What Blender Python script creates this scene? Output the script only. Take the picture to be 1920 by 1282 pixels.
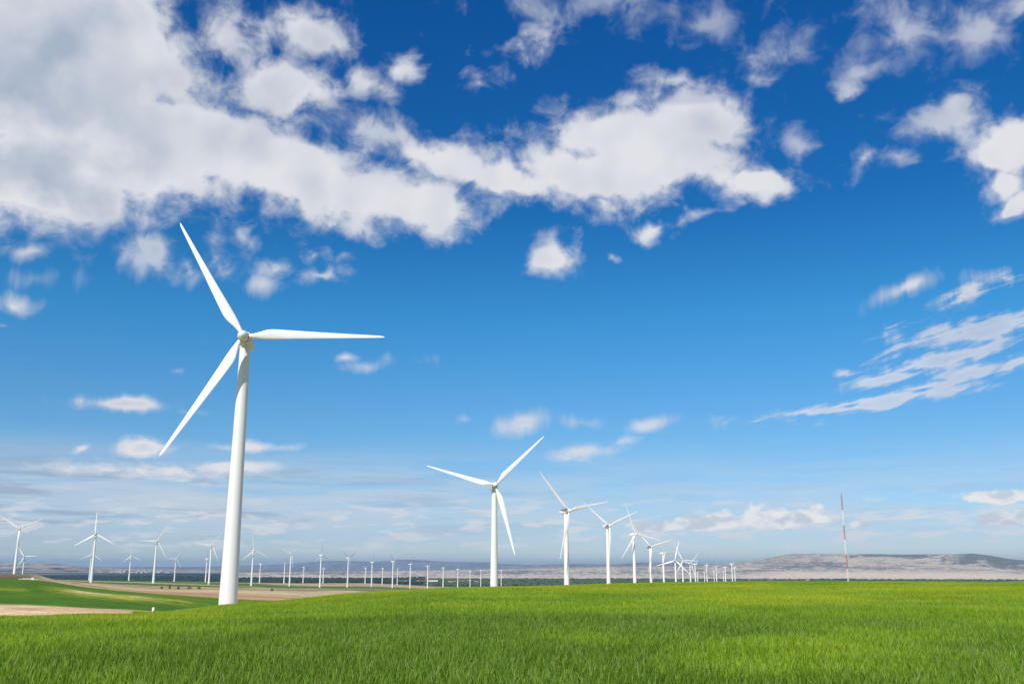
import bpy, math, random
import numpy as np
from mathutils import Matrix, Vector

for o in list(bpy.data.objects):
    bpy.data.objects.remove(o)
C = bpy.context.scene.collection
SC = bpy.context.scene
random.seed(7)
RNG = np.random.default_rng(11)

# ---------------------------------------------------------------- camera
EYE = 1.8
F = 1764.0            # focal length in pixels of a 1920 px wide picture
CX, CY, YH = 960.0, 641.0, 1065.0
PITCH = math.atan((YH - CY) / F)
cam_d = bpy.data.cameras.new('camera')
cam_d.sensor_width = 36.0
cam_d.lens = 36.0 * F / 1920.0
cam_d.clip_start = 0.1
cam_d.clip_end = 250000.0
cam = bpy.data.objects.new('camera', cam_d)
cam.location = (0, 0, EYE)
cam.rotation_euler = (math.radians(90) + PITCH, 0, 0)
C.objects.link(cam)
SC.camera = cam

# ---------------------------------------------------------------- colour, exposure, sampling
SC.view_settings.view_transform = 'Standard'
SC.view_settings.look = 'None'
SC.view_settings.exposure = 0.0
SC.view_settings.gamma = 1.0
SC.render.engine = 'CYCLES'
cy = SC.cycles
cy.use_denoising = True
try:
    cy.denoiser = 'OPENIMAGEDENOISE'
    cy.denoising_input_passes = 'RGB_ALBEDO_NORMAL'
    cy.denoising_prefilter = 'ACCURATE'
except Exception:
    pass
cy.use_adaptive_sampling = True
cy.adaptive_threshold = 0.005
cy.max_bounces = 8
cy.diffuse_bounces = 3
cy.glossy_bounces = 2
cy.transmission_bounces = 4
cy.transparent_max_bounces = 8
cy.volume_bounces = 0
cy.sample_clamp_indirect = 4.0
cy.use_light_tree = True

# ---------------------------------------------------------------- sun
SUN_AZ = math.radians(206)      # clockwise from +Y: behind the camera, to the left
SUN_EL = math.radians(42)
sd = Vector((math.sin(SUN_AZ) * math.cos(SUN_EL), math.cos(SUN_AZ) * math.cos(SUN_EL), math.sin(SUN_EL)))
sl = bpy.data.lights.new('sun', 'SUN')
sl.energy = 4.7
sl.angle = math.radians(0.53)
sl.color = (1.0, 0.955, 0.89)
sun = bpy.data.objects.new('sun', sl)
sun.rotation_euler = sd.to_track_quat('Z', 'Y').to_euler()
sun.location = (0, 0, 300)
C.objects.link(sun)

# ---------------------------------------------------------------- directions
cP, sP = math.cos(PITCH), math.sin(PITCH)


def ray(px, py):
    x = (px - CX) / F
    y = -(py - CY) / F
    return (x, cP - y * sP, sP + y * cP)


def azel(px, py):
    x, y, z = ray(px, py)
    return math.atan2(x, y), math.atan2(z, math.hypot(x, y))


def tanel(px, py):
    x, y, z = ray(px, py)
    return z / math.hypot(x, y)


def at(px, py, D):
    """point seen in direction px,py at forward distance D"""
    x, y, z = ray(px, py)
    return Vector((x / y * D, D, z / y * D + EYE))


# ---------------------------------------------------------------- world: physical sky and clouds laid out by azimuth and elevation
W = bpy.data.worlds.new('World')
SC.world = W
W.use_nodes = True
nt = W.node_tree
nt.nodes.clear()
SKY_STRENGTH = 0.10


class NB:
    def __init__(s, nt):
        s.nt = nt

    def n(s, t, **kw):
        nd = s.nt.nodes.new(t)
        for k, v in kw.items():
            setattr(nd, k, v)
        return nd

    def put(s, sock, v):
        if hasattr(v, 'is_output') or isinstance(v, bpy.types.NodeSocket):
            s.nt.links.new(v, sock)
        else:
            sock.default_value = v

    def m(s, op, a, b=None, c=None, clamp=False):
        nd = s.n('ShaderNodeMath', operation=op)
        nd.use_clamp = clamp
        for i, v in enumerate((a, b, c)):
            if v is not None:
                s.put(nd.inputs[i], v)
        return nd.outputs[0]

    def ramp(s, v, a, b, lo=0.0, hi=1.0, smooth=True):
        nd = s.n('ShaderNodeMapRange')
        nd.interpolation_type = 'SMOOTHSTEP' if smooth else 'LINEAR'
        s.put(nd.inputs[0], v)
        for i, q in enumerate((a, b, lo, hi)):
            s.put(nd.inputs[1 + i], q)
        return nd.outputs[0]

    def mix(s, f, a, b):
        nd = s.n('ShaderNodeMix', data_type='RGBA')
        s.put(nd.inputs[0], f)
        s.put(nd.inputs[6], a)
        s.put(nd.inputs[7], b)
        return nd.outputs[2]

    def xyz(s, x, y, z=0.0):
        nd = s.n('ShaderNodeCombineXYZ')
        for i, v in enumerate((x, y, z)):
            s.put(nd.inputs[i], v)
        return nd.outputs[0]

    def noise(s, vec, scale, detail, rough, dist=0.0, dim='3D', lac=2.0):
        nd = s.n('ShaderNodeTexNoise', noise_dimensions=dim)
        s.put(nd.inputs['Vector'], vec)
        nd.inputs['Scale'].default_value = scale
        nd.inputs['Detail'].default_value = detail
        nd.inputs['Roughness'].default_value = rough
        nd.inputs['Distortion'].default_value = dist
        nd.inputs['Lacunarity'].default_value = lac
        return nd

    def vm(s, op, a, b=None):
        nd = s.n('ShaderNodeVectorMath', operation=op)
        s.put(nd.inputs[0], a)
        if b is not None:
            s.put(nd.inputs[1], b)
        return nd.outputs['Value' if op in ('LENGTH', 'DOT_PRODUCT') else 'Vector']


# each cloud: centre and half axes in the photograph's pixels, tilt, weight
CLOUDS = [
    (80, 110, 300, 200, 0, 1.25), (130, 310, 330, 120, 0, 1.2), (330, 250, 270, 95, -15, 1.15), (560, 325, 260, 66, -12, 1.1),
    (300, 130, 110, 120, 0, .8), (760, 375, 125, 56, 0, 1.1), (850, 305, 120, 36, -25, .9), (715, 235, 95, 32, -10, .65),
    (955, 350, 90, 34, -12, .85), (1200, 275, 190, 92, 4, 1.3), (1110, 335, 150, 56, 0, 1.1), (1320, 225, 105, 62, 10, 1.05),
    (1390, 325, 90, 34, -4, .95), (1185, 176, 90, 22, 5, .65), (1270, 160, 105, 22, -4, .6), (1480, 245, 42, 20, -10, .55),
    (1130, 385, 60, 22, 0, .7), (585, 65, 95, 45, 8, .8), (520, 160, 100, 62, -10, 1.1), (680, 145, 60, 30, -25, .65),
    (735, 115, 38, 26, 0, .6), (400, 60, 60, 55, 0, .6), (470, 225, 130, 50, -15, .6), (1150, 10, 190, 30, 0, .5),
    (1330, 28, 95, 36, 10, .7), (1460, 90, 58, 32, 0, .5), (1020, 55, 38, 20, 30, .5), (1455, 130, 45, 14, 0, .45),
    (950, 98, 38, 14, 0, .55), (905, 158, 34, 16, 0, .45), (1700, 50, 95, 62, 20, .6), (1830, 45, 120, 48, 10, .65),
    (1900, 30, 60, 42, 0, .75), (1630, 135, 48, 24, 25, .5), (1755, 235, 70, 40, 15, .6), (1890, 280, 110, 58, 12, 1.1),
    (1885, 350, 45, 40, 20, .8), (1910, 390, 34, 26, 40, .95), (1625, 318, 30, 18, 35, .6), (1690, 303, 40, 16, 12, .55),
    (1040, 475, 42, 34, 10, .9), (1240, 420, 40, 16, 4, .58), (1298, 414, 22, 15, 35, .55), (1145, 470, 13, 8, 0, .5),
    (1692, 545, 62, 16, 34, .75), (1800, 545, 60, 18, 28, .75), (1880, 520, 70, 18, -4, .75), (1850, 615, 160, 24, 7, .95),
    (1780, 668, 170, 15, 16, 1.0), (1825, 692, 80, 13, 14, 1.1), (1680, 745, 150, 14, 11, 1.0), (1550, 769, 130, 8, 8, .85),
    (1660, 706, 90, 10, 8, .85), (1908, 683, 45, 14, 12, .9), (1580, 698, 22, 7, 0, .6), (1740, 722, 90, 9, 12, .85), (1720, 640, 80, 12, 22, .6), (1600, 752, 110, 7, 12, .8), (1480, 790, 60, 5, 0, .3),
    (985, 788, 52, 19, 6, .75), (1088, 788, 34, 11, 0, .5), (1225, 790, 38, 10, 12, .65), (1090, 845, 68, 12, 4, .65),
    (1165, 826, 24, 8, 15, .5), (275, 478, 80, 30, -16, .75), (340, 502, 44, 20, -20, .6), (412, 493, 42, 20, 0, .5),
    (456, 440, 17, 24, 30, .5), (512, 492, 36, 24, 35, .65), (492, 522, 38, 17, 0, .6), (595, 506, 55, 19, -8, .75),
    (585, 463, 28, 12, 8, .5), (650, 465, 15, 9, 20, .4), (62, 455, 60, 20, 8, .65), (30, 562, 52, 17, -8, .65),
    (75, 516, 42, 13, 0, .35), (328, 700, 19, 11, 0, .6), (690, 684, 18, 5, 0, .25), (655, 668, 16, 5, 0, .4),
    (5, 602, 25, 6, 0, .5), (780, 672, 35, 9, 10, .3), (235, 760, 105, 16, -4, .8), (150, 750, 22, 9, 0, .4),
    (350, 776, 48, 6, -3, .4), (270, 838, 46, 17, 2, .95), (150, 841, 15, 6, 25, .6), (470, 836, 105, 9, 0, .65),
    (300, 882, 140, 15, -2, .6), (430, 873, 95, 13, 2, .8), (190, 880, 80, 11, 0, .5), (1380, 985, 190, 12, 4, .6),
    (1895, 972, 60, 10, 0, .45), (1790, 975, 40, 8, 0, .4),
    (1370, 1000, 60, 8, 0, .5), (840, 1003, 18, 5, 0, .5), (700, 1022, 60, 7, 0, .4), (875, 782, 14, 7, 0, .3),
]

# regions whose clouds are thin: centre, half axes, tilt, opacity
THIN = [(1780, 680, 420, 130, 18, .72), (1500, 60, 620, 110, 0, .62), (1130, 10, 300, 60, 0, .8), (400, 500, 330, 90, 0, .72), (1240, 165, 190, 28, 0, .75), (1700, 270, 110, 90, 0, .8), (720, 225, 140, 50, 0, .8), (1100, 800, 260, 70, 0, .8), (1480, 250, 60, 50, 0, .6)]


def build_world():
    b = NB(nt)
    tc = b.n('ShaderNodeTexCoord')
    d = b.vm('NORMALIZE', tc.outputs['Generated'])
    sp = b.n('ShaderNodeSeparateXYZ')
    nt.links.new(d, sp.inputs[0])
    az = b.m('ARCTAN2', sp.outputs[0], sp.outputs[1])
    el = b.m('ARCSINE', sp.outputs[2])
    sky = b.n('ShaderNodeTexSky', sky_type='NISHITA')
    sky.sun_disc = False
    sky.sun_elevation = SUN_EL
    sky.sun_rotation = SUN_AZ
    sky.altitude = 200.0
    sky.air_density = 1.0
    sky.dust_density = 0.35
    sky.ozone_density = 2.2
    # the polarised deep blue overhead and the blue of the lower air
    cr = b.n('ShaderNodeValToRGB')
    nt.links.new(b.m('DIVIDE', el, 0.6), cr.inputs[0])
    els = cr.color_ramp.elements
    stops = [(0.0, (.92, 1.05, 1.25)), (.03, (.70, .86, 1.18)), (.119, (.48, .82, 1.09)), (.258, (.20, .82, 1.17)), (.372, (.072, .60, 1.06)), (.572, (.030, .53, 1.12))]
    els[0].position = 0.0
    els[1].position = stops[-1][0] / .6
    for q in stops[1:-1]:
        els.new(q[0] / .6)
    for e_, q in zip(els, stops):
        e_.color = (q[1][0] / 1.3, q[1][1] / 1.3, q[1][2] / 1.3, 1)
    tn = b.n('ShaderNodeVectorMath', operation='SCALE')
    nt.links.new(cr.outputs[0], tn.inputs[0])
    tn.inputs['Scale'].default_value = 1.3
    skyc = b.vm('MULTIPLY', sky.outputs[0], tn.outputs[0])
    # cloud coordinates; the sheet flattens towards the horizon
    elw = b.m('MULTIPLY', el, b.ramp(el, 0.0, 0.30, 3.2, 1.0))
    P = b.xyz(az, el)
    Q = b.xyz(az, elw)
    w1 = b.noise(Q, 9.0, 4.0, 0.55)
    off = b.vm('SUBTRACT', w1.outputs['Color'], (0.5, 0.5, 0.5))
    amp = b.ramp(el, 0.05, 0.35, 0.016, 0.075)
    sc = b.n('ShaderNodeVectorMath', operation='SCALE')
    nt.links.new(off, sc.inputs[0])
    nt.links.new(amp, sc.inputs['Scale'])
    flat = b.n('ShaderNodeVectorMath', operation='MULTIPLY')
    nt.links.new(sc.outputs[0], flat.inputs[0])
    nt.links.new(b.xyz(1.0, b.ramp(el, 0.02, 0.3, 0.28, 1.0), 0.0), flat.inputs[1])
    PW = b.vm('ADD', P, flat.outputs[0])
    acc = None
    for ci, (px, py, ax, ay, rot, wt) in enumerate(CLOUDS):
        if ci and ci % 10 == 0:          # keeps the shader's evaluation in order so that its stack stays small
            PW = b.vm('ADD', P, b.vm('ADD', flat.outputs[0], b.xyz(0.0, 0.0, b.m('MULTIPLY', acc, 1e-7))))
        a0, e0 = azel(px, py)
        r = math.radians(rot)
        a1, e1 = azel(px + ax * math.cos(r), py - ax * math.sin(r))
        a2, e2 = azel(px - ay * math.sin(r), py - ay * math.cos(r))
        la = math.hypot(a1 - a0, e1 - e0)
        lb = math.hypot(a2 - a0, e2 - e0)
        th = math.atan2(e1 - e0, a1 - a0)
        mp = b.n('ShaderNodeMapping', vector_type='TEXTURE')
        nt.links.new(PW, mp.inputs['Vector'])
        mp.inputs['Location'].default_value = (a0, e0, 0)
        mp.inputs['Rotation'].default_value = (0, 0, th)
        mp.inputs['Scale'].default_value = (la * (1.18 if wt > .8 else 1.06), lb * (1.22 if wt > .8 else 1.10), 1)
        ln = b.vm('LENGTH', mp.outputs[0])
        wt = wt if wt > .78 else wt * .80
        v = b.m('MULTIPLY_ADD', ln, -wt, wt)
        acc = v if acc is None else b.m('SMOOTH_MAX', acc, v, 0.08)
    # clouds away from the photographed part of the sky
    away = b.ramp(b.m('ABSOLUTE', az), 0.55, 0.75)
    up = b.ramp(el, 0.62, 0.75)
    gn = b.noise(d, 2.6, 3.0, 0.5)
    gen = b.m('MULTIPLY', b.m('SUBTRACT', gn.outputs[0], 0.53), 5.0)
    gen = b.m('ADD', gen, b.m('MULTIPLY', b.m('SUBTRACT', b.m('MAXIMUM', away, up), 1.0), 3.0))
    acc = b.m('MAXIMUM', acc, gen)
    acc = b.m('MAXIMUM', acc, -0.7)
    acc = b.m('MINIMUM', acc, 0.95)
    # billows: a solid body with a ragged rim, and a thin torn veil round it
    n1 = b.noise(Q, 15.0, 10.0, 0.56, 0.15)
    nf = b.noise(b.xyz(b.m('MULTIPLY', az, 0.8), elw, 5.3), 34.0, 10.0, 0.59, 0.4)
    n1s = b.noise(Q, 13.0, 2.0, 0.45)
    n1b = b.noise(b.vm('ADD', Q, (-0.020, 0.028, 0.0)), 13.0, 2.0, 0.45)
    dens = b.m('MULTIPLY_ADD', b.m('SUBTRACT', n1.outputs[0], 0.5), 1.9, acc)
    dens = b.m('MULTIPLY_ADD', b.m('SUBTRACT', nf.outputs[0], 0.5), b.ramp(acc, 0.0, 0.8, 1.25, 0.5), dens)
    n3 = b.noise(Q, 44.0, 8.0, 0.58, 0.2)
    dens = b.m('MULTIPLY_ADD', b.m('SUBTRACT', n3.outputs[0], 0.5), b.ramp(el, 0.04, 0.20, 1.5, 0.0), dens)
    # fibres of the high streaks on the right
    fm = b.n('ShaderNodeMapping', vector_type='TEXTURE')
    nt.links.new(P, fm.inputs['Vector'])
    a0, e0 = azel(1760, 690)
    fm.inputs['Location'].default_value = (a0, e0, 0)
    fm.inputs['Rotation'].default_value = (0, 0, math.radians(15))
    fm.inputs['Scale'].default_value = (.24, .075, 1)
    fmask = b.ramp(b.vm('LENGTH', fm.outputs[0]), .7, 1.1, 1.0, 0.0)
    fn = b.noise(b.vm('MULTIPLY', fm.outputs[0], (2.2, 4.4, 1.0)), 2.2, 9.0, .62, .6)
    fib = b.m('MULTIPLY', b.m('SUBTRACT', fn.outputs[0], .5), b.m('MULTIPLY', fmask, 2.5))
    dens = b.m('ADD', dens, fib)
    core = b.m('MULTIPLY', b.ramp(dens, 0.12, b.ramp(acc, 0.2, 0.8, 0.66, 0.44)), b.ramp(acc, 0.0, 0.5, 0.8, 1.0))
    vd = b.m('MULTIPLY_ADD', b.m('SUBTRACT', nf.outputs[0], 0.5), 1.9, b.m('MULTIPLY_ADD', b.m('SUBTRACT', n1.outputs[0], 0.5), 1.4, b.m('ADD', acc, fib)))
    veil0 = b.m('MULTIPLY', b.ramp(vd, -0.22, 0.55), 0.62)
    alpha = b.m('SUBTRACT', 1.0, b.m('MULTIPLY', b.m('SUBTRACT', 1.0, core), b.m('SUBTRACT', 1.0, veil0)))
    for (px, py, ax, ay, rot, opq) in THIN:
        a0, e0 = azel(px, py)
        r = math.radians(rot)
        a1, e1 = azel(px + ax * math.cos(r), py - ax * math.sin(r))
        mp = b.n('ShaderNodeMapping', vector_type='TEXTURE')
        nt.links.new(P, mp.inputs['Vector'])
        mp.inputs['Location'].default_value = (a0, e0, 0)
        mp.inputs['Rotation'].default_value = (0, 0, math.atan2(e1 - e0, a1 - a0))
        la = math.hypot(a1 - a0, e1 - e0)
        mp.inputs['Scale'].default_value = (la, la * ay / ax, 1)
        alpha = b.m('MULTIPLY', alpha, b.ramp(b.vm('LENGTH', mp.outputs[0]), 0.75, 1.15, opq, 1.0))
    # light and shade of the billows
    rel = b.m('SUBTRACT', n1s.outputs[0], n1b.outputs[0])
    thick = b.ramp(dens, 0.25, 1.05)
    leftg = b.ramp(az, -0.62, -0.06, 1.0, 0.0)
    lown = b.noise(Q, 5.0, 3.0, 0.5)
    grey = b.m('MULTIPLY', thick, b.m('MULTIPLY_ADD', leftg, 0.52, 0.10))
    grey = b.m('MULTIPLY_ADD', b.m('SUBTRACT', lown.outputs[0], 0.5), b.m('MULTIPLY', thick, 1.35), grey)
    grey = b.m('ADD', grey, b.ramp(el, 0.30, 0.60, 0.04, 0.20))
    grey = b.m('MULTIPLY_ADD', rel, -1.2, grey)
    grey = b.m('ADD', grey, b.m('MULTIPLY', b.ramp(core, 0.0, 1.0, 0.30, 0.0), b.ramp(el, 0.05, 0.2)))
    grey = b.m('SUBTRACT', grey, b.ramp(el, 0.06, 0.16, 0.45, 0.0))
    grey = b.m('MAXIMUM', b.m('MINIMUM', grey, 1.0), 0.0)
    k = 1.0 / SKY_STRENGTH
    ccol = b.mix(grey, (0.78 * k, 0.785 * k, 0.82 * k, 1), (0.40 * k, 0.47 * k, 0.59 * k, 1))
    col = skyc
    # layered thin cloud and small flat cumulus near the horizon
    H1 = b.xyz(b.m('MULTIPLY', az, 3.2), b.m('MULTIPLY', el, 34.0))
    h1 = b.noise(H1, 1.6, 7.0, 0.6, 0.4)
    win = b.m('MULTIPLY', b.ramp(el, 0.012, 0.05), b.ramp(el, 0.06, 0.14, 1.0, 0.0))
    lft = b.ramp(az, -0.45, 0.35, 1.0, 0.45)
    veil = b.m('MULTIPLY', b.m('MULTIPLY', b.ramp(h1.outputs[0], 0.30, 0.60), win), b.m('MULTIPLY', lft, 0.85))
    col = b.mix(veil, col, (0.61 * k, 0.675 * k, 0.75 * k, 1))
    H2 = b.xyz(b.m('MULTIPLY', az, 5.0), b.m('MULTIPLY', el, 60.0), 3.7)
    h2 = b.noise(H2, 1.5, 7.0, 0.6, 0.3)
    dk = b.m('MULTIPLY', b.m('MULTIPLY', b.ramp(h2.outputs[0], 0.49, 0.62), b.m('MULTIPLY', b.ramp(el, 0.02, 0.045), b.ramp(el, 0.085, 0.125, 1.0, 0.0))), b.ramp(az, -0.45, 0.15, 0.75, 0.12))
    col = b.mix(dk, col, (0.34 * k, 0.43 * k, 0.56 * k, 1))
    H3 = b.xyz(b.m('MULTIPLY', az, 17.0), b.m('MULTIPLY', el, 85.0), 9.1)
    h3 = b.noise(H3, 1.3, 6.0, 0.58, 0.2)
    pf = b.m('MULTIPLY', b.ramp(h3.outputs[0], 0.51, 0.63), b.m('MULTIPLY', b.ramp(el, 0.006, 0.02), b.ramp(el, 0.045, 0.085, 1.0, 0.0)))
    col = b.mix(b.m('MULTIPLY', pf, 0.75), col, (0.76 * k, 0.78 * k, 0.81 * k, 1))
    col = b.mix(b.m('MULTIPLY', alpha, b.ramp(el, 0.0, 0.045, 0.6, 0.98)), col, ccol)
    # crisp puffs of the low bank right of the middle and at the right edge
    P3 = b.xyz(b.m('MULTIPLY', az, 1.0), b.m('MULTIPLY', el, 1.7), 2.2)
    pn = b.noise(P3, 48.0, 8.0, 0.55, 0.1)
    pacc = None
    for (px, py, ax, ay) in ((1235, 981, 52, 8), (1290, 974, 42, 12), (1345, 970, 40, 14), (1418, 964, 32, 19), (1470, 966, 40, 15), (1520, 964, 42, 14), (1533, 946, 15, 8), (1872, 926, 56, 10), (1900, 965, 56, 11), (1612, 978, 16, 6)):
        a0, e0 = azel(px, py + 5)
        mp = b.n('ShaderNodeMapping', vector_type='TEXTURE')
        nt.links.new(P, mp.inputs['Vector'])
        mp.inputs['Location'].default_value = (a0, e0, 0)
        mp.inputs['Scale'].default_value = (ax * 1.25 / F, ay * 1.35 / F, 1)
        v = b.m('SUBTRACT', 1.0, b.vm('LENGTH', mp.outputs[0]))
        pacc = v if pacc is None else b.m('MAXIMUM', pacc, v)
    pacc = b.m('MAXIMUM', pacc, -0.6)
    pd = b.m('MULTIPLY_ADD', b.m('SUBTRACT', pn.outputs[0], 0.5), 1.7, pacc)
    # flat grey base, bright top
    pbase = b.ramp(b.noise(b.vm('ADD', P3, (0.0, -0.012, 0.0)), 48.0, 3.0, 0.5, 0.1).outputs[0], 0.40, 0.62)
    pcol = b.mix(pbase, (0.90 * k, 0.89 * k, 0.88 * k, 1), (0.60 * k, 0.66 * k, 0.74 * k, 1))
    col = b.mix(b.ramp(pd, 0.05, 0.40, 0.0, 0.92), col, pcol)
    bg = b.n('ShaderNodeBackground')
    nt.links.new(col, bg.inputs['Color'])
    bg.inputs['Strength'].default_value = SKY_STRENGTH
    out = b.n('ShaderNodeOutputWorld')
    nt.links.new(bg.outputs[0], out.inputs['Surface'])


build_world()
W.cycles.sampling_method = 'MANUAL'
W.cycles.sample_map_resolution = 512


# ---------------------------------------------------------------- numeric helpers
def hash2(ix, iy, seed):
    h = (ix.astype(np.int64) * 374761393 + iy.astype(np.int64) * 668265263 + seed * 1442695041) & 0x7fffffff
    h = ((h ^ (h >> 13)) * 1274126177) & 0x7fffffff
    return ((h ^ (h >> 16)) & 0xffff) / 65535.0


def vnoise(x, y, seed=0):
    ix = np.floor(x)
    iy = np.floor(y)
    fx = x - ix
    fy = y - iy
    fx = fx * fx * (3 - 2 * fx)
    fy = fy * fy * (3 - 2 * fy)
    a = hash2(ix, iy, seed)
    b_ = hash2(ix + 1, iy, seed)
    c = hash2(ix, iy + 1, seed)
    d = hash2(ix + 1, iy + 1, seed)
    return (a * (1 - fx) + b_ * fx) * (1 - fy) + (c * (1 - fx) + d * fx) * fy


def fbm(x, y, oct=5, seed=0, gain=.5):
    s = 0
    a = 1.0
    t = 0
    for k in range(oct):
        s = s + a * vnoise(x * 2 ** k + 17.3 * k, y * 2 ** k - 9.1 * k, seed + k)
        t += a
        a *= gain
    return s / t


def pchip_slopes(R, Z):
    """monotone cubic slopes along axis 0; R,Z shaped (K, n)"""
    h = np.diff(R, axis=0)
    dl = np.diff(Z, axis=0) / h
    m = np.zeros_like(Z)
    w1 = 2 * h[1:] + h[:-1]
    w2 = h[1:] + 2 * h[:-1]
    same = (dl[:-1] * dl[1:]) > 0
    with np.errstate(divide='ignore', invalid='ignore'):
        hm = (w1 + w2) / (w1 / dl[:-1] + w2 / dl[1:])
    m[1:-1] = np.where(same, hm, 0.0)
    m[0] = dl[0]
    m[-1] = dl[-1]
    return m


def new_mesh(name, V, Fq, mats, parent=None, smooth=True, link=True):
    """V (n,3); Fq (m,k) array of equal-sized faces"""
    me = bpy.data.meshes.new(name)
    V = np.asarray(V, dtype=np.float32)
    Fq = np.asarray(Fq, dtype=np.int32)
    me.vertices.add(len(V))
    me.vertices.foreach_set('co', V.ravel())
    k = Fq.shape[1]
    me.loops.add(Fq.size)
    me.loops.foreach_set('vertex_index', Fq.ravel())
    me.polygons.add(len(Fq))
    me.polygons.foreach_set('loop_start', np.arange(len(Fq), dtype=np.int32) * k)
    if smooth:
        me.polygons.foreach_set('use_smooth', np.ones(len(Fq), dtype=bool))
    me.update(calc_edges=True)
    for m_ in (mats if isinstance(mats, (list, tuple)) else [mats]):
        me.materials.append(m_)
    o = bpy.data.objects.new(name, me)
    if link:
        C.objects.link(o)
    if parent is not None:
        o.parent = parent
    return o


def py_mesh(name, V, Fc, mat, parent=None, smooth=True, sharp=35):
    me = bpy.data.meshes.new(name)
    me.from_pydata([tuple(v) for v in V], [], Fc)
    me.materials.append(mat)
    if smooth:
        me.shade_smooth()
        if sharp:
            me.set_sharp_from_angle(angle=math.radians(sharp))
    me.update()
    o = bpy.data.objects.new(name, me)
    C.objects.link(o)
    if parent is not None:
        o.parent = parent
    return o


def tag(o, label=None, cat=None, group=None, kind=None):
    if label:
        o['label'] = label
    if cat:
        o['category'] = cat
    if group:
        o['group'] = group
    if kind:
        o['kind'] = kind
    return o


def grid_faces(nr, nc, wrap=False):
    i = np.arange(nr - 1)[:, None]
    j = np.arange(nc if wrap else nc - 1)[None, :]
    j2 = (j + 1) % nc
    return np.stack([i * nc + j, i * nc + j2, (i + 1) * nc + j2, (i + 1) * nc + j], -1).reshape(-1, 4)


def add_color(me, name, cols):
    at_ = me.color_attributes.new(name, 'FLOAT_COLOR', 'POINT')
    c = np.ones((len(me.vertices), 4), dtype=np.float32)
    c[:, :3] = cols
    at_.data.foreach_set('color', c.ravel())


# ---------------------------------------------------------------- materials
def material(name):
    m = bpy.data.materials.new(name)
    m.use_nodes = True
    t = m.node_tree
    t.nodes.clear()
    b = NB(t)
    bs = b.n('ShaderNodeBsdfPrincipled')
    out = b.n('ShaderNodeOutputMaterial')
    t.links.new(bs.outputs[0], out.inputs['Surface'])
    return m, b, bs, out


def mat_paint(name, col, rough=.42, dirt=.06, scale=.6):
    m, b, bs, out = material(name)
    tc = b.n('ShaderNodeTexCoord')
    mp = b.n('ShaderNodeMapping')
    b.nt.links.new(tc.outputs['Object'], mp.inputs[0])
    mp.inputs['Scale'].default_value = (1, 1, .25)
    n_ = b.noise(mp.outputs[0], scale, 6, .6)
    f = b.ramp(n_.outputs[0], .35, .75)
    dk = tuple(c * (1 - dirt) * k for c, k in zip(col, (1, .98, .94)))
    b.put(bs.inputs['Base Color'], b.mix(f, (*col, 1), (*dk, 1)))
    bs.inputs['Roughness'].default_value = rough
    bs.inputs['Specular IOR Level'].default_value = .4
    return m


M_WHITE = mat_paint('turbine_white_paint', (.80, .80, .775), .38)
M_CREAM = mat_paint('nacelle_cream_gelcoat', (.76, .755, .70), .45)
M_BLADE = mat_paint('blade_gelcoat', (.82, .815, .79), .34, .05, .25)
M_DARK = mat_paint('dark_rubber_seal', (.05, .04, .035), .7)
M_GRILLE = mat_paint('grey_grille_metal', (.20, .21, .23), .55)
M_RED = mat_paint('mast_red_paint', (.34, .09, .08), .6)
M_MASTW = mat_paint('mast_weathered_white', (.66, .65, .64), .6)
M_MWHITE = mat_paint('mast_white_paint', (.78, .78, .76), .5)
M_WALL = mat_paint('pale_render_wall', (.46, .41, .35), .8, .2, .1)
M_ROOF = mat_paint('clay_tile_roof', (.36, .20, .14), .85, .3, .3)
M_STONE = mat_paint('pale_rubble_stone', (.55, .49, .38), .9, .3, 1.2)
M_BRICK = mat_paint('brown_brick', (.36, .24, .17), .9, .2, .3)

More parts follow.
